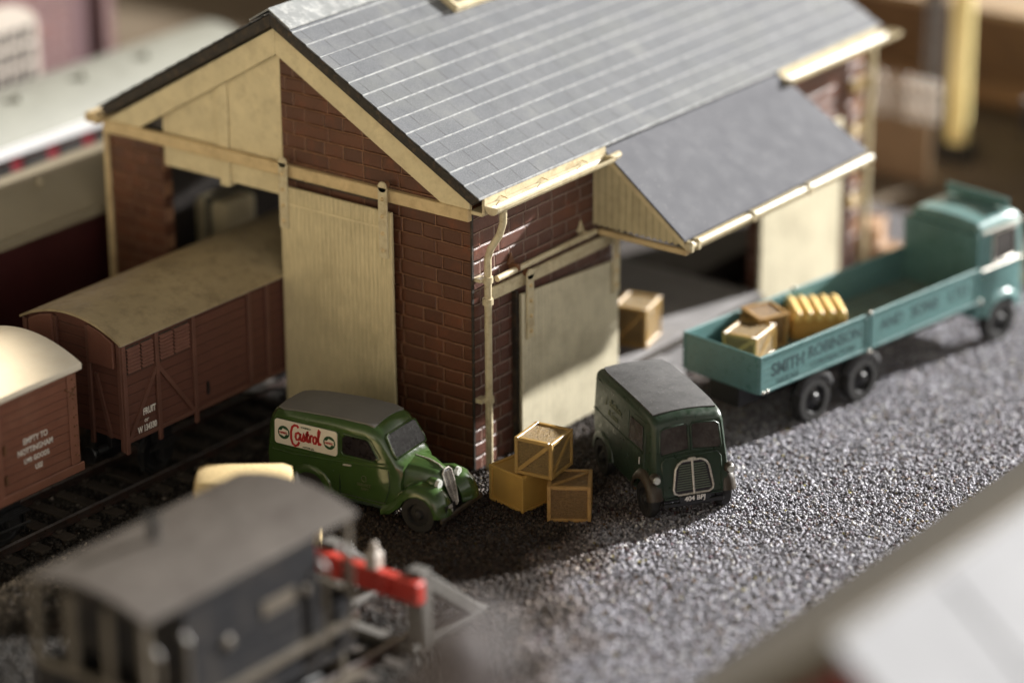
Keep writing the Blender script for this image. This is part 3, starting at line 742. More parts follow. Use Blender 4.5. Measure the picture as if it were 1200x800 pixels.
# matt grey roof skin
b=MB(); rg=[]
for x,w,z in ((-3.78,.50,2.112),(-3.6,.58,2.145),(-3.2,.62,2.195),(-2.2,.63,2.255),(-1.45,.61,2.248),(-1.22,.59,2.205)):
    pts=[]
    for k in range(9):
        y=-w+2*w*k/8; pts.append((x,y,z+.012-.075*(y/.75)**2))
    rg.append(pts+[(p[0],p[1],p[2]-.06) for p in reversed(pts)])
b.loft(rg); b.build('roof',M['van_roof'],cv,smooth=50)
# sign panel
def cpl(u,v,h): return (u,-(.826-.035*max(0,v-1.1)/1.0+h),v)
sg=panel('sign_panel',M['sign_white'],cv,rrect(-3.70,-2.06,1.36,1.93,.07),lambda u,v,h:cpl(u,v,h-.01),.022)
su,sv=-2.88,1.63
strokes=[[(-.10,.20),(-.13,.245),(-.20,.25),(-.265,.20),(-.30,.08),(-.30,-.08),(-.26,-.19),(-.19,-.235),(-.12,-.20),(-.08,-.12)],
 [(-.05,.05),(-.10,.09),(-.165,.06),(-.18,-.02),(-.155,-.08),(-.10,-.075),(-.055,.0),(-.045,.085),(-.06,-.05),(-.03,-.085),(.0,-.05)],
 [(.0,-.05),(.05,.10),(.075,.0),(.065,-.07),(.02,-.085),(.0,-.06)],
 [(.075,-.06),(.12,.05),(.145,.175),(.13,.0),(.135,-.075),(.165,-.08),(.19,-.04)],[(.09,.09),(.19,.095)],
 [(.19,-.04),(.215,.09),(.215,-.085)],[(.215,.03),(.245,.09),(.285,.085)],
 [(.345,.085),(.305,.06),(.29,-.02),(.315,-.08),(.36,-.075),(.385,.0),(.37,.07),(.34,.085)],
 [(.385,-.03),(.44,.10),(.475,.24),(.455,.265),(.435,.20),(.43,.0),(.445,-.085),(.48,-.075),(.50,-.04)]]
b=MB()
for st in strokes: b.ribbon([(su-.09+x*.98+.0,sv-.01+y*1.0) for x,y in st],.056,lambda u,v,h:cpl(u,v,.013+h))
b.build('script_lettering',M['sign_red'],sg)
lettering('WAKEFIELD',.05,(-2.86,-.832+.01-.012,1.86),(1,0,0),(0,0,1),M['sign_green'],sg)
lettering('MOTOR OIL',.055,(-2.80,-.848,1.405),(1,0,0),(0,0,1),M['sign_green'],sg)
for cx in (-3.46,-2.26):
    ro=panel('roundel',M['sign_green'],sg,circ(cx,1.64,.155),lambda u,v,h:cpl(u,v,h+.010),.006)
    panel('roundel_field',M['sign_white'],ro,[(cx-.115,1.585),(cx+.02,1.545),(cx+.06,1.60),(cx+.125,1.60),(cx+.115,1.695),(cx-.02,1.735),(cx-.06,1.68),(cx-.125,1.68)],lambda u,v,h:cpl(u,v,h+.014),.006)
    lettering('CASTROL',.062,(cx,-.836-.014,1.64),(1,0,0),(0,0,1),M['sign_red'],ro,sx=.78,bold=.002)
# faint door lettering
b=MB(); b.tube([(-1.38+.06*math.cos(a),-.822,.98+.07*math.sin(a)) for a in [2*PI*i/16 for i in range(18)]],.008,5); b.build('door_emblem',M['faint_print'],cv)
lettering('SERVICE',.10,(-1.38,-.826,.83),(1,0,0),(0,0,1),M['faint_print'],cv); lettering('DEPT',.085,(-1.36,-.822,.73),(1,0,0),(0,0,1),M['faint_print'],cv)

# ------------------------------------------------------------------ dark green forward-control van
jv=thing('delivery_van','dark green snub nosed van with dusty black roof and silver framed grille','van',(1.09,-4.98,0.02),math.atan2(-.848,-.53))
G2=M['van_green_dull']
b=MB(); rg=[]
rg.append(sect(-3.12,.78,.82,.74,.50,1.2,2.20,.16,.04))
rg.append(sect(-3.05,.86,.90,.84,.45,1.2,2.30,.16,.05))
rg.append(sect(-2.6,.90,.93,.88,.45,1.2,2.36,.15,.06))
rg.append(sect(-1.2,.90,.93,.88,.45,1.2,2.38,.15,.06))
rg.append(sect(-.35,.90,.92,.86,.45,1.2,2.36,.16,.06))
rg.append(sect(-.02,.90,.915,.85,.45,1.2,2.32,.16,.06,lean=.10,zr=2.3))
rg.append(sect(.08,.88,.89,.83,.45,1.2,2.27,.16,.055,lean=.17,zr=2.3))
rg.append(sect(.15,.82,.83,.77,.47,1.2,2.20,.15,.05,lean=.20,zr=2.3))
b.loft(rg); jb=b.build('body',G2,jv,smooth=38)
k=MB()
for x in (0.0,-2.45): k.cyl((x,-1.2,.43),(x,1.2,.43),.52,n=32)
cut(jb,k)
k=MB(); k.box(-3.0,.3,-.6,.6,.38,.55); k.build('chassis',M['black'],jv)
def jpl(u,v,h): return (.155+.20*(2.3-v)+h, u, v+h*.2)
for s in (-1,1):
    pw=[(s*.06,1.60),(s*.66,1.54),(s*.71,1.60),(s*.67,2.02),(s*.60,2.09),(s*.11,2.13),(s*.06,2.08)]
    if s<0: pw=pw[::-1]
    wi=panel('windscreen',M['glass_dark'],jv,pw,lambda u,v,h:jpl(u,v,h-.01),.018)
    outline('windscreen_frame',G2,wi,[(s*.03,1.57),(s*.70,1.51),(s*.73,1.60),(s*.69,2.05),(s*.59,2.11),(s*.08,2.15),(s*.03,2.09)],lambda u,v,h:jpl(u,v,.008),.020)
# nose panel and grille
np_=[(-.68,.56),(.68,.56),(.70,1.34),(.62,1.46),(-.62,1.46),(-.70,1.34)]
outline('nose_moulding',G2,jv,np_,lambda u,v,h:jpl(u,v,.004),.022)
gp=[(-.36,.62),(.36,.62),(.45,.67),(.47,.75),(.40,1.18),(.33,1.29),(.22,1.35),(-.22,1.35),(-.33,1.29),(-.40,1.18),(-.47,.75),(-.45,.67)]
gr=panel('grille',M['grille_dark'],jv,gp,lambda u,v,h:jpl(u,v,h-.02),.05)
outline('grille_surround',M['chrome'],gr,gp,lambda u,v,h:jpl(u,v,.035),.026)
b=MB(); b.tube([jpl(0,1.36,.05),jpl(0,.62,.05)],.026,8); b.build('grille_bar',M['chrome'],gr,smooth=60)
b=MB()
for k in range(11):
    v=.72+k*.053; w=.41-.10*(v-.7)/.5
    b.tube([jpl(-w,v,.032),jpl(w,v,.032)],.013,5)
b.build('slats',M['slat_green'],gr)
b=MB(); b.sphere(jpl(0,1.38,.03),.07,10,(.6,1.5,.5)); b.build('badge',M['chrome'],jv,smooth=60)
pl=MB(); pl.box(.56,.59,-.36,.36,.47,.61); po=pl.build('number_plate',M['black'],jv)
lettering('404 BPJ',.16,(.594,0,.54),(0,1,0),(0,0,1),M['white_print'],po,bold=.003)
b=MB(); b.box(.45,.55,-.72,.72,.36,.46); b.build('bumper',M['black'],jv,bevel=.02)
for s in (-1,1):
    fender(M['brown_trim'],jv,[(-.62,.55),(-.52,.80),(-.32,.98),(-.02,1.05),(.26,.97),(.44,.78),(.50,.55)],.66,1.04,s,crown=.06)
    fender(G2,jv,[(-3.02,.50),(-2.96,.74),(-2.78,.95),(-2.45,1.02),(-2.12,.95),(-1.95,.74),(-1.88,.50)],.80,.97,s,crown=.03)
    b=MB(); b.sphere((.40,s*.88,1.05),.125,14,(1.1,1,1)); h=b.build('headlight',M['brown_trim'],jv,smooth=60)
    b=MB(); b.cyl((.47,s*.88,1.05),(.55,s*.88,1.05),.085,.075,16); b.build('lens',M['lamp_glass'],h)
    for x in (0.0,-2.45): road_wheel(jv,x,s*.86,.43,.20,s,M['tyre'])
    def jsp(u,v,h,s=s): return (u,s*(.925-.045*max(0,v-1.2)+h),v)
    b=MB(); b.tube([jsp(-3.0,1.42,.0),jsp(-.2,1.42,.0)],.016,6); b.tube([jsp(-2.95,2.14,.0),jsp(-.15,2.14,-.02)],.013,6); b.build('side_moulding',G2,jv)
    wi=panel('side_window',M['glass_dark'],jv,[(-.98,1.48),(-.22,1.48),(-.26,2.02),(-.94,2.02)],lambda u,v,h:jsp(u,v,h-.012),.02)
    dd=MB()
    for seg in ([(-1.05,2.1),(-1.05,.95)],[(-.1,1.9),(-.1,1.1)]): dd.tube([jsp(u,v,0) for u,v in seg],.010,5)
    dd=dd.build('cab_door',G2,jv)
    b=MB(); b.cyl(jsp(-.30,1.30,.03),jsp(-.30,1.14,.03),.018); b.build('door_handle',M['chrome'],dd)
b=MB(); rg=[]
for x,w,z in ((-3.07,.62,2.345),(-2.95,.70,2.395),(-2.6,.76,2.43),(-1.2,.77,2.452),(-.35,.76,2.436),(-.06,.74,2.392)):
    pts=[(x,-w+2*w*k/8,z+.012-.055*((-w+2*w*k/8)/.75)**2) for k in range(9)]
    rg.append(pts+[(p[0],p[1],p[2]-.06) for p in reversed(pts)])
b.loft(rg); b.build('roof',M['dusty_roof'],jv,smooth=50)
lettering('J. Bolton',.26,(-1.9,-.91,1.86),(1,0,0),(0,0,1),M['faint_print'],jv,shear=.3); lettering('& Sons',.20,(-1.9,-.92,1.62),(1,0,0),(0,0,1),M['faint_print'],jv)

# ------------------------------------------------------------------ teal dropside lorry
tr=thing('lorry','teal flatbed lorry with lettered dropsides loaded with crates','lorry',(5.07,-3.27,0.02),math.radians(-8))
T=M['teal']; BL=8.05; HW=1.12
b=MB(); b.box(.06,BL,-HW+.05,HW-.05,1.30,1.42); b.build('bed_floor',M['teal_floor'],tr)
b=MB(); b.box(0,.06,-HW+.0,HW,1.28,2.22); b.build('tailboard',T,tr,bevel=.015)
for s in (-1,1):
    y0,y1=(-HW-.06,-HW) if s<0 else (HW,HW+.06)
    for (xa,xb) in ((.0,3.86),(3.96,BL)):
        b=MB(); b.box(xa,xb,y0,y1,1.30,2.22); d=b.build('dropside',M['teal_side'],tr,bevel=.012)
        yy=y0-.02 if s<0 else y1
        b=MB(); b.box(xa,xb,yy,yy+.02,2.14,2.22); b.box(xa,xb,yy,yy+.02,1.30,1.36)
        b.box(xa,xa+.07,yy,yy+.02,1.36,2.14); b.box(xb-.07,xb,yy,yy+.02,1.36,2.14)
        b.build('dropside_frame',T,d,bevel=.006)
    b=MB(); b.box(3.865,3.955,y0,y1,1.25,2.26); b.build('side_post',T,tr,bevel=.015)
    b=MB(); b.sphere((3.91,s*(HW+.07),2.24),.05,8); b.sphere((3.91,s*(HW+.07),1.26),.06,8); b.sphere((.1,s*(HW+.06),1.33),.055,8); b.sphere((.25,s*(HW+.06),1.33),.055,8); b.build('latch',M['chrome'],tr,smooth=60)
    for x in (2.05,3.80,9.15): road_wheel(tr,x,s*.98,.57,.32,s,M['black'])
    fender(M['black'],tr,[(1.40,.85),(1.55,1.10),(1.8,1.23),(2.05,1.26),(2.3,1.23),(2.55,1.10),(2.7,.85)],.85,1.15,s)
    fender(M['black'],tr,[(3.15,.85),(3.3,1.10),(3.55,1.23),(3.80,1.26),(4.05,1.23),(4.3,1.10),(4.45,.85)],.85,1.15,s)
    fender(T,tr,[(8.42,.85),(8.55,1.12),(8.85,1.30),(9.15,1.33),(9.45,1.30),(9.75,1.12),(9.9,.85)],.75,1.17,s)
yl=-HW-.082
lettering('SMITH',.46,(.98,yl+.021,1.78),(1,0,0),(0,0,1),M['dark_print'],tr,bold=.01,sx=.9); lettering('HAULAGE',.18,(.98,yl+.021,1.47),(1,0,0),(0,0,1),M['dark_print'],tr)
lettering('ROBINSON',.40,(2.65,yl+.021,1.85),(1,0,0),(0,0,1),M['dark_print'],tr,bold=.008,sx=.95); lettering('CONTRACTORS',.22,(2.6,yl+.021,1.52),(1,0,0),(0,0,1),M['dark_print'],tr)
lettering('AND',.40,(4.75,yl+.021,1.80),(1,0,0),(0,0,1),M['dark_print'],tr,bold=.008); lettering('SONS',.42,(6.0,yl+.021,1.80),(1,0,0),(0,0,1),M['dark_print'],tr,bold=.01); lettering('LTD',.42,(7.3,yl+.021,1.80),(1,0,0),(0,0,1),M['dark_print'],tr,bold=.01)
b=MB(); b.box(.1,9.6,-.45,.45,.75,1.27); b.build('chassis',M['black'],tr)
b=MB(); b.box(BL,BL+.07,-HW-.04,HW+.04,1.28,3.05); b.build('headboard',T,tr,bevel=.02)
# cab
b=MB(); rg=[]
for x,w,z,r in ((8.16,1.05,3.18,.20),(8.24,1.10,3.30,.22),(9.3,1.11,3.34,.22),(9.75,1.10,3.30,.24),(9.95,1.06,3.18,.24)):
    rg.append(sect(x,w,w,w-.03,.85,1.9,z,r,.05,lean=.04 if x>9.5 else 0,zr=2))
b.loft(rg); cab=b.build('cab',T,tr,smooth=38)
k=MB(); k.cyl((9.15,-1.3,.57),(9.15,1.3,.57),.66,n=28); cut(cab,k)
for s in (-1,1):
    def tsp(u,v,h,s=s): return (u,s*(1.105-.02*max(0,v-1.9)+h),v)
    wi=panel('side_window',M['glass_dark'],cab,[(8.75,2.22),(9.62,2.22),(9.60,2.92),(8.78,2.92)],lambda u,v,h:tsp(u,v,h-.005),.015)
    outline('window_frame',M['chrome'],wi,[(8.72,2.19),(9.66,2.19),(9.63,2.95),(8.75,2.95)],lambda u,v,h:tsp(u,v,.01),.03)
    b=MB(); b.tube([tsp(8.3,2.08,.01),tsp(9.9,2.08,.01)],.035,6); b.tube([tsp(8.3,3.05,.02),tsp(9.85,3.05,.02)],.03,6); b.build('cab_moulding',M['chrome'],cab,smooth=60)
    b=MB(); b.sphere((8.2,s*1.15,1.32),.08,10); b.build('marker_lamp',M['lamp_glass'],cab,smooth=60)
panel('windscreen',M['glass_dark'],cab,[(-.9,2.25),(.9,2.25),(.85,2.95),(-.85,2.95)],lambda u,v,h:(9.93+.04*(2-v)+h+.02,u,v),.02)
b=MB(); b.box(9.42,9.50,-.95,.95,3.36,3.62); b.build('name_board',T,cab,bevel=.02)

# ------------------------------------------------------------------ crates
def crate(label,loc,rz,w,d,h,pm,fm,tilt=0,plain=False,group=None,brace=True):
    t=thing('crate',label,'crate',loc,rz,group or 'wooden crates'); t.rotation_euler=(tilt,0,rz)
    b=MB(); e=.035; b.box(-w/2+e,w/2-e,-d/2+e,d/2-e,e*.3,h-e); b.build('panel',pm,t,bevel=.01)
    b=MB(); s=.085
    for sx in (-1,1):
        for sy in (-1,1):
            x,y=sx*w/2,sy*d/2
            b.box(min(x,x-sx*s),max(x,x-sx*s),min(y,y-sy*s),max(y,y-sy*s),0,h)
    for z0,z1 in ((.0015,s),(h-s,h-.0015)):
        for sy in (-1,1): y=sy*d/2; b.box(-w/2+s,w/2-s,min(y,y-sy*s),max(y,y-sy*s),z0,z1)
        for sx in (-1,1): x=sx*w/2; b.box(min(x,x-sx*s),max(x,x-sx*s),-d/2+s,d/2-s,z0,z1)
    b.build('frame',fm,t,bevel=.012)
    if brace:
        b=MB(); q=.045
        def strut(p0,p1,n,wd=.085):
            p0=Vector(p0);p1=Vector(p1);n=Vector(n);dd=(p1-p0).normalized();side=dd.cross(n)*(wd/2)
            v=[p0+side,p0-side,p1-side,p1+side]; v=v+[p-n*q for p in v]
            b.add(v,[(0,1,2,3),(7,6,5,4),(0,4,5,1),(1,5,6,2),(2,6,7,3),(3,7,4,0)])
        o=.012
        strut((-w/2+s,-d/2+o,s),(w/2-s,-d/2+o,h-s),(0,-1,0)); strut((-w/2+o,d/2-s,s),(-w/2+o,-d/2+s,h-s),(-1,0,0))
        strut((w/2-o,-d/2+s,s),(w/2-o,d/2-s,h-s),(1,0,0)); strut((-w/2+s,d/2-o,s),(w/2-s,d/2-o,h-s),(0,1,0))
        b.build('brace',fm,t)
    return t
crate('plain ochre crate at the foot of the cream downpipe, under the top crate',(-.60,-1.83,.03),math.radians(-9),1.08,1.08,.87,M['crate_smooth'],M['crate_smooth'],brace=False)
c3=crate('brown framed crate on the gravel nearest the dark green van',(-.56,-3.08,.03),math.radians(-56),.96,.98,.85,M['crate_panel_dark'],M['crate_frame_dark'],brace=False)
b=MB(); D=Vector((-.40,-.42,0)); 
b.box(-.60,.60,-.045,.045,.79,.835,M=Matrix.Rotation(math.radians(45),4,'Z')); b.build('lid_brace',M['crate_frame_dark'],c3)
crate('sunlit crate with diagonal braces perched on top of two others',(-.55,-2.36,.905),math.radians(8.5),1.0,.93,.86,M['crate_panel'],M['crate_frame'])
crate('square crate standing alone on the loading platform',(6.95,.43,.905),math.radians(15),1.04,.88,1.0,M['crate_panel'],M['crate_frame'])
crate('rough crate at the tail of the teal lorry bed',(6.45,-3.12,1.445),math.radians(8),1.08,.88,.74,M['crate_panel'],M['crate_frame'])
crate('brown tilted crate leaning behind another on the lorry bed',(7.38,-2.90,1.47),math.radians(-22),.85,.80,.85,M['crate_panel_dark'],M['crate_frame_dark'],tilt=math.radians(5),brace=False)
crate('pinkish crate on the ground past the far shed corner, larger of the two',(17.35,.35,.0),math.radians(20),1.1,1.0,1.0,M['crate_pink'],M['crate_pink'],brace=False)
crate('small pinkish crate tight against the far shed corner',(16.9,-.75,.0),math.radians(5),.65,.65,.65,M['crate_pink'],M['crate_pink'],brace=False)
ld=thing('sack_load','ochre block load with five fat ridges along its top on the lorry bed','load',(8.8,-3.46,1.44),math.radians(-47))
b=MB(); b.box(-.66,.66,-.56,.56,0,.56); b.build('base_block',M['haybag'],ld,bevel=.03)
for k in range(5):
    b=MB(); x=-.53+.265*k; rg=[]
    for y,r in ((-.58,.08),(-.55,.118),(-.42,.138),(.42,.138),(.55,.118),(.58,.08)):
        rg.append([(x+r*math.cos(a),y,.58+r*1.1*math.sin(a)) for a in [2*PI*i/14 for i in range(14)]])
    b.loft(rg); b.build('roll',M['haybag_lit_top'],ld,smooth=60)

# ------------------------------------------------------------------ wagons
def arc_roof(x0,x1,w,ze,h,th=.07,n=16,lip=0):
    top=[];bot=[]
    for k in range(n+1):
        y=-w+2*w*k/n; z=ze+h*(1-(y/w)**2)
        top.append((y,z));bot.append((y,z-th))
    b=MB(); b.prism(top+bot[::-1],'x',x0,x1); return b
def buffer(par,x,y,z,s,m=None):
    b=MB(); b.cyl((x,y,z),(x+s*.30,y,z),.11,.085,14); b.cyl((x+s*.30,y,z),(x+s*.5,y,z),.055,n=10); b.cyl((x+s*.5,y,z),(x+s*.55,y,z),.21,.20,18)
    b.build('buffer',m or M['black'],par,smooth=40)
def underframe(par,h,wb,z):
    b=MB(); b.box(-h+.06,h-.06,-1.0,-.85,z-.28,z-.02); b.box(-h+.06,h-.06,.85,1.0,z-.28,z-.02)
    for sx in (-1,1):
        for s in (-1,1):
            x=sx*wb; b.prism([(x-.42,z-.28),(x+.42,z-.28),(x+.16,.60),(x-.16,.60)],'y',s*.90-.03,s*.90+.03)
            b.box(x-.15,x+.15,min(s*.93,s*1.08),max(s*.93,s*1.08),.62,.92); 
            for k in range(4): b.box(x-.52+.07*k,x+.52-.07*k,min(s*.95,s*1.05),max(s*.95,s*1.05),.93+.05*k,.965+.05*k)
    b.build('underframe',M['black'],par,bevel=.01)
    b=MB()
    for s in (-1,1):
        b.tube([(-wb*.3,s*1.06,z-.35),(wb*.85,s*1.10,.75),(wb*1.15,s*1.10,.72)],.03,6); b.box(-wb-.55,-wb-.48,s*.78-.06,s*.78+.06,.42,.86); b.box(wb+.48,wb+.55,s*.78-.06,s*.78+.06,.42,.86)
    b.build('brake_gear',M['black'],par)
    for sx in (-1,1): rail_wheelset(par,sx*wb,.5)

fw_=thing('goods_wagon','brown louvred van wagon with weathered tan roof marked FRUIT, entering the shed','wagon',(-.85,6.92,-.45),0,'goods wagons on the shed road')
H=4.75; WW=1.50; ZB=1.74; ZE=4.05
b=MB(); b.box(-H+.05,H-.05,-WW+.03,WW-.03,ZB,ZE)
n=14; b.prism([(-WW+.03,ZE-.003)]+[(-WW+.03+2*(WW-.03)*k/n,ZE+.40*(1-((-WW+.03+2*(WW-.03)*k/n)/WW)**2)) for k in range(n+1)]+[(WW-.03,ZE-.003)],'x',-H+.05,H-.05)
body=b.build('body',M['bauxite'],fw_)
b=arc_roof(-H-.06,H+.06,WW+.05,ZE+.05,.42,.06); rf=b.build('roof',M['tan_roof'],fw_,smooth=30)
b=MB(); b.box(-H-.05,H+.05,-WW-.045,-WW+.01,ZE-.02,ZE+.045); b.build('rain_strip',M['lead'],rf)
b=MB(); b.tube([(-2.6,-1.25,ZE+.18),(-.6,-.95,ZE+.30),(2.6,-1.25,ZE+.18)],.025,6); b.build('roof_strip',M['tan_roof'],rf)
P=M['bauxite_plain']
for s in (-1,1):
    y=s*(WW-.03); q=s*.07
    def bx(mb,x0,x1,z0,z1,d=1): mb.box(x0,x1,min(y,y+q*d),max(y,y+q*d),z0,z1)
    b=MB()
    for e in (.0,1.05,2.25,4.12,4.75,5.38,7.25,8.45,9.38): bx(b,-H+e+.0,-H+e+.12,ZB-.30 if e not in (4.12,4.75,5.38) else ZB,ZE-.03)
    bx(b,-H+.02,H-.02,ZB-.06,ZB+.04,.8); b.build('side_post',P,fw_,bevel=.012)
    b=MB()
    def diag(xa,za,xb,zb):
        dx,dz=xb-xa,zb-za; l=math.hypot(dx,dz); nx,nz=-dz/l*.05,dx/l*.05
        b.prism([(xa+nx,za+nz),(xb+nx,zb+nz),(xb-nx,zb-nz),(xa-nx,za-nz)],'y',min(y,y+q*.75),max(y,y+q*.75))
    for sx in (1,-1):
        diag(sx*(-H+1.08),3.2,sx*(-H+.16),ZB+.05); diag(sx*(-H+1.14),3.2,sx*(-H+2.22),ZB+.05); diag(sx*(-H+4.1),ZB+.1,sx*(-H+3.2),3.3) if False else None
    b.build('diagonal_brace',P,fw_)
    for sx in (1,-1):
        for (e0,e1) in ((.18,.58),(.64,1.00),(1.22,1.64),(1.70,2.18)):
            b=MB()
            for k in range(7):
                z0=3.36+k*.085; xa,xb=sorted((sx*(-H+e0),sx*(-H+e1)))
                b.add([(xa,y,z0),(xb,y,z0),(xb,y+s*.06,z0-.035),(xa,y+s*.06,z0-.035),(xa,y,z0+.03),(xb,y,z0+.03),(xb,y+s*.06,z0-.005),(xa,y+s*.06,z0-.005)],[(0,1,2,3),(4,7,6,5),(3,2,6,7),(0,4,5,1),(0,3,7,4),(1,5,6,2)])
            b.build('louvre',M['louvre'],fw_)
            b=MB(); xa,xb=sorted((sx*(-H+e0),sx*(-H+e1))); b.box(xa,xb,min(y,y+s*.008),max(y,y+s*.008),3.28,3.93); b.build('louvre_back',M['dark_edge'],fw_)
    for (e0,e1) in ((2.38,4.10),(5.52,7.2)):
        b=MB(); xa,xb=-H+e0,-H+e1; b.box(xa,xb,min(y,y+q*.35),max(y,y+q*.35),ZB+.1,ZE-.12); d=b.build('wagon_door',M['bauxite'],fw_,bevel=.01)
        b=MB(); b.box(xa+.3,xa+.36,min(y,y+q*.9),max(y,y+q*.9),2.0,2.3); b.build('door_latch',M['black'],d)
yl=-WW+.03-.006
lettering('FRUIT',.215,(-H+.79,yl-.03,2.27),(1,0,0),(0,0,1),M['white_print'],fw_,bold=.006,sx=.72); lettering('or',.15,(-H+.68,yl-.03,2.07),(1,0,0),(0,0,1),M['white_print'],fw_,shear=.2)
lettering('W 134330',.21,(-H+.70,yl-.03,1.875),(1,0,0),(0,0,1),M['white_print'],fw_,bold=.005,sx=.66)
# near end
b=MB()
for yy in (-WW+.02,-.55,.45,WW-.14): b.box(-H-.02,-H+.06,yy,yy+.12,ZB-.25,ZE+.25 if abs(yy+.05)<.6 else ZE)
b.build('end_post',P,fw_,bevel=.012)
b=MB()
for s in (-1,1):
    xa=-H+.0; b.prism([(s*.62,3.2),(s*1.0,ZB),(s*1.1,ZB),(s*.72,3.2)],'x',xa,xa+.05)
b.build('diagonal_brace',P,fw_)
for s in (-1,1):
    b=MB(); b.prism([(s*.55,3.45),(s*1.30,3.45),(s*1.30,ZE+.02),(s*.95,ZE+.2),(s*.55,ZE+.30)],'x',-H-.06,-H+.05); b.build('vent_hood',M['vent'],fw_,bevel=.02)
    buffer(fw_,-H+.05,s*.82,1.42,-1); buffer(fw_,H-.05,s*.82,1.42,1)
b=MB(); b.tube([(-H+.05,0,1.42),(-H-.3,0,1.40),(-H-.5,0,1.25),(-H-.3,0,1.2)],.04,6); b.build('coupling_hook',M['black'],fw_)
underframe(fw_,H,3.0,ZB)

bw=thing('goods_wagon','reddish brown plank wagon with bright cream roof and door at its side','wagon',(-11.58,6.92,-.45),0,'goods wagons on the shed road')
H=4.55; ZB=1.78; ZE=4.02
b=MB(); b.box(-H,H,-WW,WW,ZB,ZE); n=14
b.prism([(-WW,ZE-.003)]+[(-WW+2*WW*k/n,ZE+.42*(1-((-1+2*k/n))**2)) for k in range(n+1)]+[(WW,ZE-.003)],'x',-H,H)
b.build('body',M['bauxite2'],bw)
b=arc_roof(-H-.1,H+.1,WW+.14,ZE+.10,.40,.15); b.build('roof',M['white_roof'],bw,bevel=.035,seg=2,smooth=30)
P2=M['bauxite_plain2']
b=MB()
for s in (-1,1):
    y=s*WW
    b.box(-H-.06,H+.06,min(y,y+s*.08),max(y,y+s*.08),ZE-.10,ZE+.12)
    b.box(-H-.1,H+.1,min(y,y+s*.05),max(y,y+s*.05),ZB-.20,ZB+.01)
    for x in (-H+.0,H-.28): b.box(x,x+.28,min(y,y+s*.04),max(y,y+s*.04),ZB+.02,ZE-.11)
b.build('steel_framing',P2,bw,bevel=.02)
b=MB()
for s in (-1,1):
    y=s*(WW+.04)
    for k in range(9): b.sphere((H-.14,y,ZB+.25+.22*k),.03,6); b.sphere((H-.07,y,ZB+.2+.24*k),.018,6)
    b.tube([(H-.33,s*WW+s*.02,ZE-.42),(H-.10,s*WW+s*.05,ZE-.60)],.022,5); b.tube([(H-.05,s*WW+s*.05,ZE-.42),(H-.25,s*WW+s*.05,ZE-.62)],.02,5)
b.build('rivet',M['rust'],bw,smooth=60)
b=MB(); b.box(-2.05,2.05,-WW-.06,-WW+.0,ZB+.03,ZE-.14); d=b.build('wagon_door',M['bauxite2'],bw,bevel=.012)
b=MB(); b.box(2.06,2.22,-WW-.09,-WW+.0,ZB+.03,ZE-.12); b.box(-2.22,-2.06,-WW-.09,-WW+.0,ZB+.03,ZE-.12); b.build('door_post',P2,bw,bevel=.01)
b=MB()
for z in (2.05,2.75): b.box(2.28,2.36,-WW-.07,-WW,z,z+.2)
b.build('door_stop',M['rust'],bw)
yl=-WW-.006
for i,(tx,s_,dx) in enumerate((('EMPTY TO',.19,.0),('NOTTINGHAM',.19,-.02),('LMR GOODS',.16,.0),('USE',.16,.05))):
    lettering(tx,s_,(H-1.28+dx,yl,2.82-.225*i),(1,0,0),(0,0,1),M['white_print'],bw,bold=.003,sx=.82)
for s in (-1,1): buffer(bw,H-.02,s*.82,1.52,1); buffer(bw,-H+.02,s*.82,1.52,-1)
underframe(bw,H,2.9,ZB-.15)

# brake van in the foreground
bk=thing('brake_van','dark grey brake van with domed pale roof and open end verandas','brake van',(-12.82,-3.4,0))
H=2.85; W2=1.45; ZB=1.35; ZE=3.98
b=MB(); b.box(-H+1.0,H-1.0,-W2+.02,W2-.02,ZB,ZE+.02); n=12
b.prism([(-W2+.02,ZE+.017)]+[(-W2+.02+2*(W2-.02)*k/n,ZE+.02+.26*(1-((-1+2*k/n))**2)) for k in range(n+1)]+[(W2-.02,ZE+.017)],'x',-H+1.0,H-1.0)
b.build('body',M['brake_grey'],bk)
b=arc_roof(-H-.08,H+.08,W2+.08,ZE+.06,.30,.09); rf=b.build('roof',M['brake_roof'],bk,bevel=.02,smooth=30)
b=MB(); b.cyl((-.7,.35,ZE+.3),(-.7,.35,ZE+.75),.10,n=12); b.cyl((-.7,.35,ZE+.74),(-.7,.35,ZE+.80),.15,n=12); b.build('stovepipe',M['black'],rf)
b=MB(); b.box(-H,H,-W2,W2,ZB-.15,ZB-.003); b.build('floor',M['brake_grey'],bk)
b=MB()
for sx in (-1,1):
    x=sx*(H-.06)
    b.box(x-.06,x+.06,-W2+.01,W2-.01,ZB,ZB+1.0)
    for s in (-1,1):
        xx=sorted((sx*(H-.995),x)); b.box(xx[0],xx[1],s*(W2-.05)-.035,s*(W2-.05)+.035,ZB,ZB+.95)
b.build('veranda_panel',M['brake_grey'],bk)
b=MB()
for sx in (-1,1):
    for yy in (-W2+.09,-.45,.45,W2-.09): b.box(sx*(H-.06)-.07,sx*(H-.06)+.07,yy-.07,yy+.07,ZB+1.0,ZE-.02)
    b.box(sx*(H-.06)-.075,sx*(H-.06)+.075,-W2+.03,W2-.03,ZB+1.0,ZB+1.10)
b.build('veranda_post',M['brake_trim'],bk,bevel=.015)
b=MB()
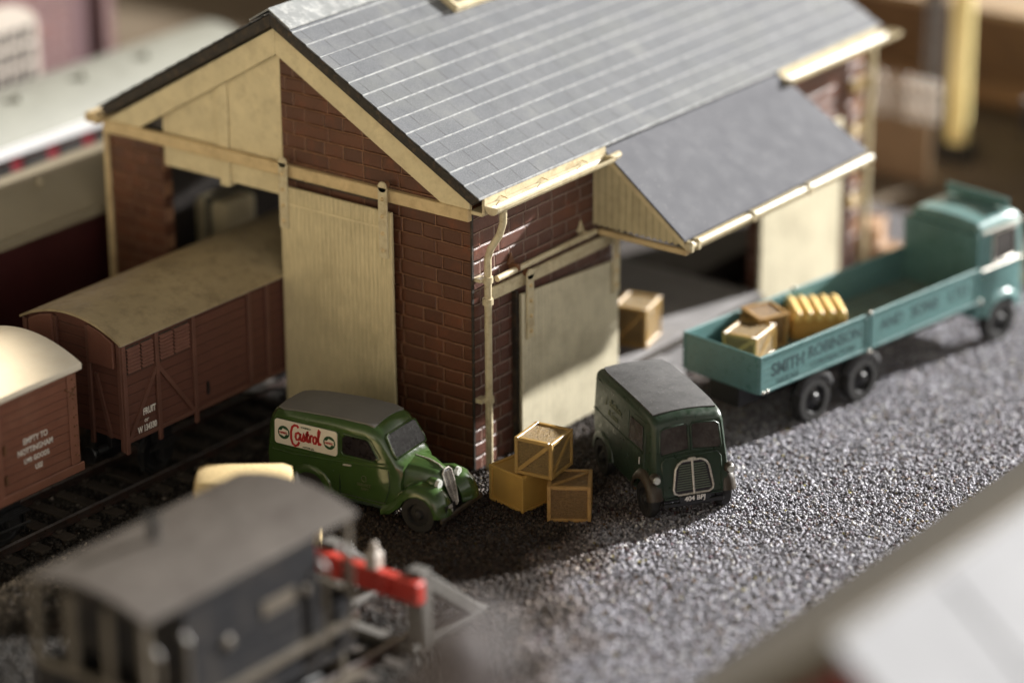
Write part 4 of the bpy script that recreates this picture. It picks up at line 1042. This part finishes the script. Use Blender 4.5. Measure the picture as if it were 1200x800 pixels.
for s in (-1,1):
    for x in (-H+.2,-H+.95,H-.95,H-.2): b.tube([(x,s*(W2-.02),ZE-.6),(x,s*(W2+.10),ZE-.7),(x,s*(W2+.10),ZB+.2),(x,s*(W2+.0),ZB+.1)],.045,8)
    b.box(-H+.1,H-.1,min(s*W2,s*(W2+.14)),max(s*W2,s*(W2+.14)),ZB+.45,ZB+.56)
    b.box(-H,H,min(s*(W2-.1),s*(W2+.22)),max(s*(W2-.1),s*(W2+.22)),.62,.70)
    for x in (-H+.4,H-.4): b.box(x-.05,x+.05,s*(W2)-.04,s*(W2)+.04,.70,ZB-.15)
b.build('grab_rail',M['brake_trim'],bk,smooth=40)
b=MB(); b.box(.25,1.15,-W2-.005,-W2+.02,2.85,3.15); b.build('number_patch',M['brake_trim'],bk)
b=MB(); b.sphere((-.75,-W2,2.75),.14,10,(1,.4,1)); b.sphere((1.45,-W2,2.95),.12,10,(1,.4,1)); b.build('lamp_bracket',M['brake_trim'],bk,smooth=60)
for s in (-1,1): buffer(bk,H,s*.82,1.2,1); buffer(bk,-H,s*.82,1.2,-1)
underframe(bk,H,1.9,ZB-.1)

bs=thing('buffer_stop','grey timber buffer stop with a red cross beam ending the siding','buffer stop',(-7.75,-3.25,0))
b=MB(); b.box(-.14,.145,-1.45,1.45,1.15,1.62); b.build('cross_beam',M['red'],bs,bevel=.03)
b=MB(); b.box(-.16,.16,-1.3,1.3,.0,.2); b.build('foot_beam',M['stop_grey'],bs,bevel=.03)
for s in (-1,1):
    b=MB(); b.box(.15,.5,s*1.12-.2,s*1.12+.2,0,1.72); b.build('post',M['stop_grey'],bs,bevel=.02)
    b=MB(); b.prism([(.505,1.62),(.505,1.22),(1.85,.165),(2.25,.165)],'y',s*1.12-.15,s*1.12+.15); b.build('strut',M['stop_grey'],bs,bevel=.02)
    b=MB(); b.box(.505,2.4,s*1.12-.14,s*1.12+.14,.0,.16); b.build('ground_beam',M['stop_grey'],bs,bevel=.02)
    b=MB(); b.cyl((-.14,s*.6,1.38),(-.28,s*.6,1.38),.16,.15,16); b.build('buffer_pad',M['red'],bs)
lp=thing('tail_lamp','small white lamp standing on the red buffer beam','lamp',(-7.75,-3.50,1.625))
b=MB(); b.box(-.15,.15,-.14,.14,0,.34); b.build('lamp_body',M['window_white'],lp,bevel=.03)
b=MB(); b.cyl((0,0,.34),(0,0,.46),.13,.07,14); b.sphere((0,0,.5),.08,10); b.build('lamp_cap',M['window_white'],lp,smooth=60)

# small ivory car behind the brake van, mostly hidden
cc=thing('van','small ivory van with rounded roof half hidden behind the brake van','van',(-6.55,1.05,0.02),math.radians(-52))
b=MB(); rg=[]
for x,w,z,r in ((-1.04,.55,1.86,.18),(-.98,.64,1.98,.2),(-.8,.66,2.04,.2),(.8,.66,2.04,.2),(.98,.64,1.98,.2),(1.06,.62,1.5,.2),(1.3,.58,1.15,.18),(1.6,.5,1.05,.18)):
    rg.append(sect(x,w,w,w-.03,.35,1.0,z,r,.04))
b.loft(rg); ib=b.build('body',M['cream_car'],cc,smooth=40)
for s in (-1,1):
    panel('side_window',M['glass_dark'],cc,[(.2,1.3),(.9,1.3),(.85,1.7),(.2,1.7)],lambda u,v,h,s=s:(u,s*(.695+h),v),.012)
    for x in (-.8,1.2): road_wheel(cc,x,s*.62,.34,.17,s,M['tyre'])
panel('windscreen',M['glass_dark'],cc,[(-.5,1.55),(.5,1.55),(.46,1.85),(-.46,1.85)],lambda u,v,h:(1.09+.5*(1.8-v)*.6+h,u,v),.02)

# ------------------------------------------------------------------ coaches behind
def coach(label,y,x0,x1,ze,h,hw,roofm,sidem,gut,win):
    t=thing('railway_coach',label,'railway coach',((x0+x1)/2,y,0),0,'coaches behind the shed'); hl=(x1-x0)/2
    b=MB(); b.box(-hl,hl,-hw,hw,1.1,ze); n=14
    b.prism([(-hw,ze-.003)]+[(-hw+2*hw*k/n,ze+h*(1-(-1+2*k/n)**2)) for k in range(n+1)]+[(hw,ze-.003)],'x',-hl,hl); b.build('body',sidem,t)
    rings=[]
    for x,k in ((-hl-.05,1),(hl+.05,1)):
        top=[];bot=[]
        for i in range(15):
            yy=-(hw+.05)+2*(hw+.05)*i/14; z=ze+.05+h*1.02*k*(1-(yy/(hw+.05))**2); top.append((x,yy,z));bot.append((x,yy,z-.06))
        rings.append(top+bot[::-1])
    b=MB(); b.loft(rings); r=b.build('roof',roofm,t,smooth=40)
    for k in range(int(hl*2/2.4)):
        x=-hl+1.2+2.4*k; b=MB(); b.cyl((x,-.55,ze+h*.75),(x,-.55,ze+h+.14),.12,.10,10); b.build('roof_vent',roofm,r)
    for s in (-1,1):
        b=MB(); b.box(-hl-.05,hl+.05,min(s*(hw+.03),s*(hw+.16)),max(s*(hw+.03),s*(hw+.16)),ze-.08,ze+.14); b.build('cantrail',gut,t)
        if win:
            x=-hl+.5
            while x<hl-1.2:
                b=MB(); b.box(x,x+.9,min(s*hw,s*(hw+.02)),max(s*hw,s*(hw+.02)),2.6,ze-.25); b.build('window',M['glass_dark'],t); x+=1.3
    b=MB(); b.box(-hl+.2,hl-.2,-1.1,1.1,.75,1.1); b.build('underframe',M['black'],t)
    for x in (-hl+1.2,-hl+3.2,hl-3.2,hl-1.2): rail_wheelset(t,x,.45)
    return t
coach('dark maroon coach with dull tan roof close behind the shed',13.15,-14,12,3.85,.75,1.5,M['coach_roof'],M['coach_maroon'],M['coach_roof'],False)
coach('crimson coach with pale grey green roof and white gutter edge',17.95,-10,11.4,3.95,.85,1.62,M['pale_roof'],M['coach_red'],M['gutter_white'],True)

# pink brick building
pb=thing('brick_building','pink brick building with a white arched window behind the coaches','building',(6,22,0))
b=MB(); b.box(-6,2.9,-.9,4,0,10); b.build('wall',M['pink_brick'],pb)
b=MB(); b.box(2.903,4.2,-.72,4,0,10); b.build('side_bay',M['pink_shade'],pb)
b=MB(); b.box(4.203,4.6,-.9,4,0,10); b.build('pilaster',M['pink_brick'],pb)
yw=-.9
ar=[(-1.3,3.5),(1.55,3.5),(1.55,5.2)]+[(.125+1.425*math.cos(a),5.2+.75*math.sin(a)) for a in [PI*k/12 for k in range(1,12)]]+[(-1.3,5.2)]
wf=panel('window',M['window_white'],pb,ar,lambda u,v,h:(u,yw-h,v),.06)
for i in range(5):
    for j in range(3):
        u=-1.1+i*.52; v=3.7+j*.56; b=MB(); b.box(u,u+.36,yw-.075,yw-.055,v,v+.40); b.build('pane',M['glass_dark'],wf)
# backboard, platform, fence, mast, post
bb=thing('wooden_backboard','long brown wooden board closing the back of the layout','board',(31,14,0))
b=MB(); b.box(0,.6,-40,40,0,2.9); b.build('board',M['back_wood'],bb)
b=MB(); b.box(-.9,-.003,-40,40,.35,.85); b.build('ledge',M['back_wood2'],bb,bevel=.05)
b=MB(); b.box(-.25,1.2,-40,40,2.903,3.1); b.build('cap_rail',M['plat_brown'],bb)
sp=thing('platform_ramp','sandy brown platform end behind the shed carrying the picket fence','platform',(23.4,1.7,0))
b=MB(); b.box(0,.14,.2,6,0,1.75); b.build('platform_block',M['plat_brown'],sp,bevel=.05)
pf=thing('picket_fence','pale picket fence along the sandy platform edge','fence',(23.5,1.75,1.75))
for k in range(14):
    y=.1+.30*k; b=MB(); b.prism([(y-.07,.03),(y+.07,.03),(y+.07,1.15),(y,1.28),(y-.07,1.15)],'x',0,.07); b.build('picket',M['picket'],pf)
b=MB(); b.box(.073,.14,0,4.2,.3,.42); b.build('fence_rail',M['picket'],pf)
b=MB(); b.box(.073,.14,0,4.2,.85,.97); b.build('fence_rail',M['picket'],pf)
yp=thing('yellow_post','tall square yellow post on a black base','post',(25.9,2.42,0),math.radians(20))
b=MB(); b.box(-.27,.27,-.27,.27,.5,12); b.build('shaft',M['yellow'],yp,bevel=.06)
b=MB(); b.box(-.5,.5,-.5,.5,0,.5); b.build('base',M['black'],yp,bevel=.08)
b=MB(); b.cyl((-.28,0,1.0),(-.42,0,1.0),.2,n=14); b.build('boss',M['yellow'],yp)
lm=thing('lattice_mast','dark steel lattice mast beside the yellow post','mast',(26.0,3.35,0))
for sx in (-.18,.18):
    for sy in (-.18,.18):
        b=MB(); b.box(sx-.05,sx+.05,sy-.05,sy+.05,0,12); b.build('leg',M['lattice'],lm)
b=MB()
for k in range(30):
    z=.25+k*.4
    for s in (-.18,.18):
        b.tube([(-.18,s,z),(.18,s,z+.4)],.035,5); b.tube([(s,-.18,z+.4),(s,.18,z)],.035,5)
b.build('lattice_bars',M['lattice'],lm)
dw=thing('open_wagon','dark empty wagon standing beyond the yellow post','wagon',(27.2,-2.2,0),math.radians(90))
b=MB(); b.box(-2.6,2.6,-1.2,1.2,1.1,1.25); b.build('floor',M['dark_wagon'],dw)
for s in (-1,1):
    b=MB(); b.box(-2.6,2.6,s*1.2-.06,s*1.2+.06,1.253,2.1); b.build('side',M['dark_wagon'],dw,bevel=.02)
    b=MB(); b.box(s*2.6-.06,s*2.6+.06,-1.13,1.13,1.253,2.1); b.build('end',M['dark_wagon'],dw,bevel=.02)
for x in (-1.5,1.5): rail_wheelset(dw,x,.45)
# grass tuft at the right edge
b=MB()
for k in range(420):
    x=rng.uniform(17.6,22); y=rng.uniform(-7.5,-3.0); a=rng.uniform(0,2*PI); h=rng.uniform(.15,.55); w=.05
    dx,dy=math.cos(a)*w,math.sin(a)*w; lx,ly=rng.uniform(-.15,.15,2)
    b.add([(x-dx,y-dy,0),(x+dx,y+dy,0),(x+lx,y+ly,h)],[(0,1,2)])
tag(b.build('grass',paint('dry_grass',(.20,.20,.04),.8,.3,.8),fix=False),'patch of dry yellow green grass past the lorry cab','grass',kind='stuff')

# ------------------------------------------------------------------ building at the lower right corner, close to the lens
fb=thing('low_building','white pitched roof of a dark red building in the foreground','building',(-8.25,-19.05,0))
b=MB(); b.prism([(-6,0),(6,0),(6,2.75),(0,7.68),(-6,2.75)],'x',-7.35,22); b.build('wall',M['red_brick_dark'],fb)
b=MB(); b.prism([(0,8.02),(-6.8,8.02-.82*6.8),(-6.8,7.82-.82*6.8),(0,7.82)],'x',-7.52,22.2); b.build('roof',M['roof_white'],fb,bevel=.02)
b=MB(); b.prism([(.003,8.02),(6.8,8.02-.82*6.8),(6.8,7.82-.82*6.8),(.003,7.82)],'x',-7.52,22.2); b.build('roof',M['fascia_and_shade_tan'],fb,bevel=.02)  # far slope of the white roof, its shade put in as tan
b=MB(); b.prism([(.0,7.81),(6.8,7.81-.82*6.8),(6.8,7.45-.82*6.8),(0,7.45)],'x',-7.50,-7.36); b.build('bargeboard',M['fascia_and_shade_tan'],fb)
b=MB(); b.cyl((-7.56,.05,8.0),(22.2,.05,8.0),.09,n=12); b.build('ridge_cap',M['fascia_and_shade_tan'],fb,smooth=40)
for k in range(7):
    x=-4.5+4*k; b=MB(); b.prism([(-.2,8.02-.82*.2+.002),(-6.7,8.02-.82*6.7+.002),(-6.7,8.02-.82*6.7+.05),(-.2,8.02-.82*.2+.05)],'x',x,x+.1); b.build('roof_batten',M['roof_white'],fb)

gp_=thing('foreground_post','thick dull reddish grey post rising at the bottom edge of the picture','post',(-23.9,-18.5,0))
b=MB(); b.cyl((0,0,0),(0,0,11.2),.62,.55,20); b.build('shaft',M['post_grey'],gp_,smooth=40)
b=MB(); b.sphere((0,0,11.2),.60,12,(1,1,.5)); b.build('cap',M['post_grey'],gp_,smooth=60)
ps=thing('bale','pale sacking bale standing inside the dark shed behind the wagon','bale',(2.9,10.0,-.5))
b=MB(); b.box(-.6,.6,-.5,.5,0,4.3); b.build('sacking',M['cream'],ps,bevel=.15,seg=2)
b=MB(); b.box(-.62,.62,-.08,.08,.0,4.33); b.build('strap',M['stop_grey'],ps)

def split_loose(names):
    for o in [o for o in COL.objects if o.type=='MESH' and o.name.split('.')[0] in names and not o.children]:
        me=o.data; n=len(me.vertices); p=list(range(n))
        def find(a):
            while p[a]!=a: p[a]=p[p[a]]; a=p[a]
            return a
        for e_ in me.edges:
            a,b_=find(e_.vertices[0]),find(e_.vertices[1])
            if a!=b_: p[a]=b_
        roots=sorted({find(i_) for i_ in range(n)})
        if len(roots)<2: continue
        base=o.name.split('.')[0]
        for r_ in roots[1:]+roots[:1]:
            idx=[i_ for i_ in range(n) if find(i_)!=r_]
            bm=bmesh.new(); bm.from_mesh(me); bm.verts.ensure_lookup_table()
            bmesh.ops.delete(bm,geom=[bm.verts[i_] for i_ in idx],context='VERTS')
            m2=bpy.data.meshes.new(base); bm.to_mesh(m2); bm.free()
            for mt in me.materials: m2.materials.append(mt)
            if r_==roots[0]: o.data=m2
            else:
                q=bpy.data.objects.new(base,m2); COL.objects.link(q); q.parent=o.parent
split_loose({'veranda_post','veranda_panel','inner_platform','pipe_bracket','pipe_collar','rivet','bolt','brake_gear','latch','side_post','end_post','diagonal_brace','grab_rail','door_post','door_stop','side_moulding','cab_moulding','lamp_bracket','dropside_frame'})
# ------------------------------------------------------------------ light
sd_=Vector((3.25,-1.0,1.29)).normalized()
ld_=bpy.data.lights.new('window_sun','SPOT'); ld_.energy=SPOT=0; 
D=420.0
ld_.spot_size=math.radians(14); ld_.spot_blend=.1; ld_.shadow_soft_size=D*math.tan(math.radians(.75)); ld_.color=(1.0,.98,.95)
IRR=10.5                                   # irradiance wanted at the shed
ld_.energy=IRR*4*PI*PI*D*D/PI
lo=bpy.data.objects.new('window_sun',ld_); COL.objects.link(lo)
tgt=Vector((2,0,1)); lo.location=tgt+sd_*D; lo.rotation_euler=(-sd_).to_track_quat('-Z','Y').to_euler()
l2=bpy.data.lights.new('wagon_fill_spot','SPOT'); l2.color=(1,.86,.66); l2.spot_size=math.radians(13); l2.spot_blend=.35; l2.shadow_soft_size=.8  # added warm spot without a seen source, brightens the near wagon
o2=bpy.data.objects.new('wagon_fill_spot',l2); COL.objects.link(o2); o2.location=(-15,6,42); t2=Vector((-11.6,7.6,3.8)); o2.rotation_euler=(t2-o2.location).to_track_quat('-Z','Y').to_euler()
l2.energy=5.0*4*PI*(t2-o2.location).length_squared
w=bpy.data.worlds.new('World'); S.world=w; w.use_nodes=True
nt=w.node_tree; bg=nt.nodes['Background']
def wn_(op,a,b=None):
    o=nt.nodes.new('ShaderNodeMath'); o.operation=op
    for i_,v_ in enumerate((a,b)):
        if v_ is None: continue
        if hasattr(v_,'is_linked'): nt.links.new(v_,o.inputs[i_])
        else: o.inputs[i_].default_value=v_
    return o.outputs[0]
# a dim room: bright low band (windows to the right, warm room to the left), dark ceiling
tc=nt.nodes.new('ShaderNodeTexCoord'); sp_=nt.nodes.new('ShaderNodeSeparateXYZ'); nt.links.new(tc.outputs['Generated'],sp_.inputs[0])
band=wn_('POWER',wn_('SUBTRACT',1.0,wn_('MAXIMUM',wn_('MINIMUM',sp_.outputs[2],1.0),0.0)),3.0)
band=wn_('ADD',wn_('MULTIPLY',band,1.0),.035)
vm=nt.nodes.new('ShaderNodeVectorMath'); vm.operation='DOT_PRODUCT'; vm.inputs[1].default_value=Vector((.35,-.94,0))
nt.links.new(tc.outputs['Generated'],vm.inputs[0])
rp_=nt.nodes.new('ShaderNodeValToRGB'); e=rp_.color_ramp.elements
e[0].position=.30; e[0].color=(.66,.55,.38,1); e[1].position=.9; e[1].color=(1.25,1.19,1.09,1)
nt.links.new(wn_('ADD',wn_('MULTIPLY',vm.outputs['Value'],.5),.5),rp_.inputs['Fac'])
nt.links.new(rp_.outputs['Color'],bg.inputs['Color'])
nt.links.new(wn_('MULTIPLY',band,2.9),bg.inputs['Strength'])

# ------------------------------------------------------------------ camera
yaw,pitch,roll=.6527,.3792,-.0075
cpos=Vector((-51.9188,-40.7756,29.4756)); FPX=3739.9
fwv=Vector((math.cos(yaw)*math.cos(pitch),math.sin(yaw)*math.cos(pitch),-math.sin(pitch)))
rt=Vector((math.sin(yaw),-math.cos(yaw),0)); up=rt.cross(fwv)
r2=math.cos(roll)*rt+math.sin(roll)*up; u2=-math.sin(roll)*rt+math.cos(roll)*up
cam=bpy.data.cameras.new('Camera'); co=bpy.data.objects.new('Camera',cam); COL.objects.link(co); S.camera=co
bk_=-fwv
co.matrix_world=Matrix(((r2.x,u2.x,bk_.x,cpos.x),(r2.y,u2.y,bk_.y,cpos.y),(r2.z,u2.z,bk_.z,cpos.z),(0,0,0,1)))
cam.sensor_width=36; cam.sensor_fit='HORIZONTAL'; cam.lens=36*FPX/1200
cam.clip_start=.5; cam.clip_end=2000
cam.dof.use_dof=True; cam.dof.focus_distance=70.25; cam.dof.aperture_fstop=cam.lens*1e-3/2.0
S.view_settings.view_transform='Standard'; S.view_settings.look='None'; S.view_settings.exposure=.36; S.view_settings.gamma=1
S.cycles.max_bounces=6
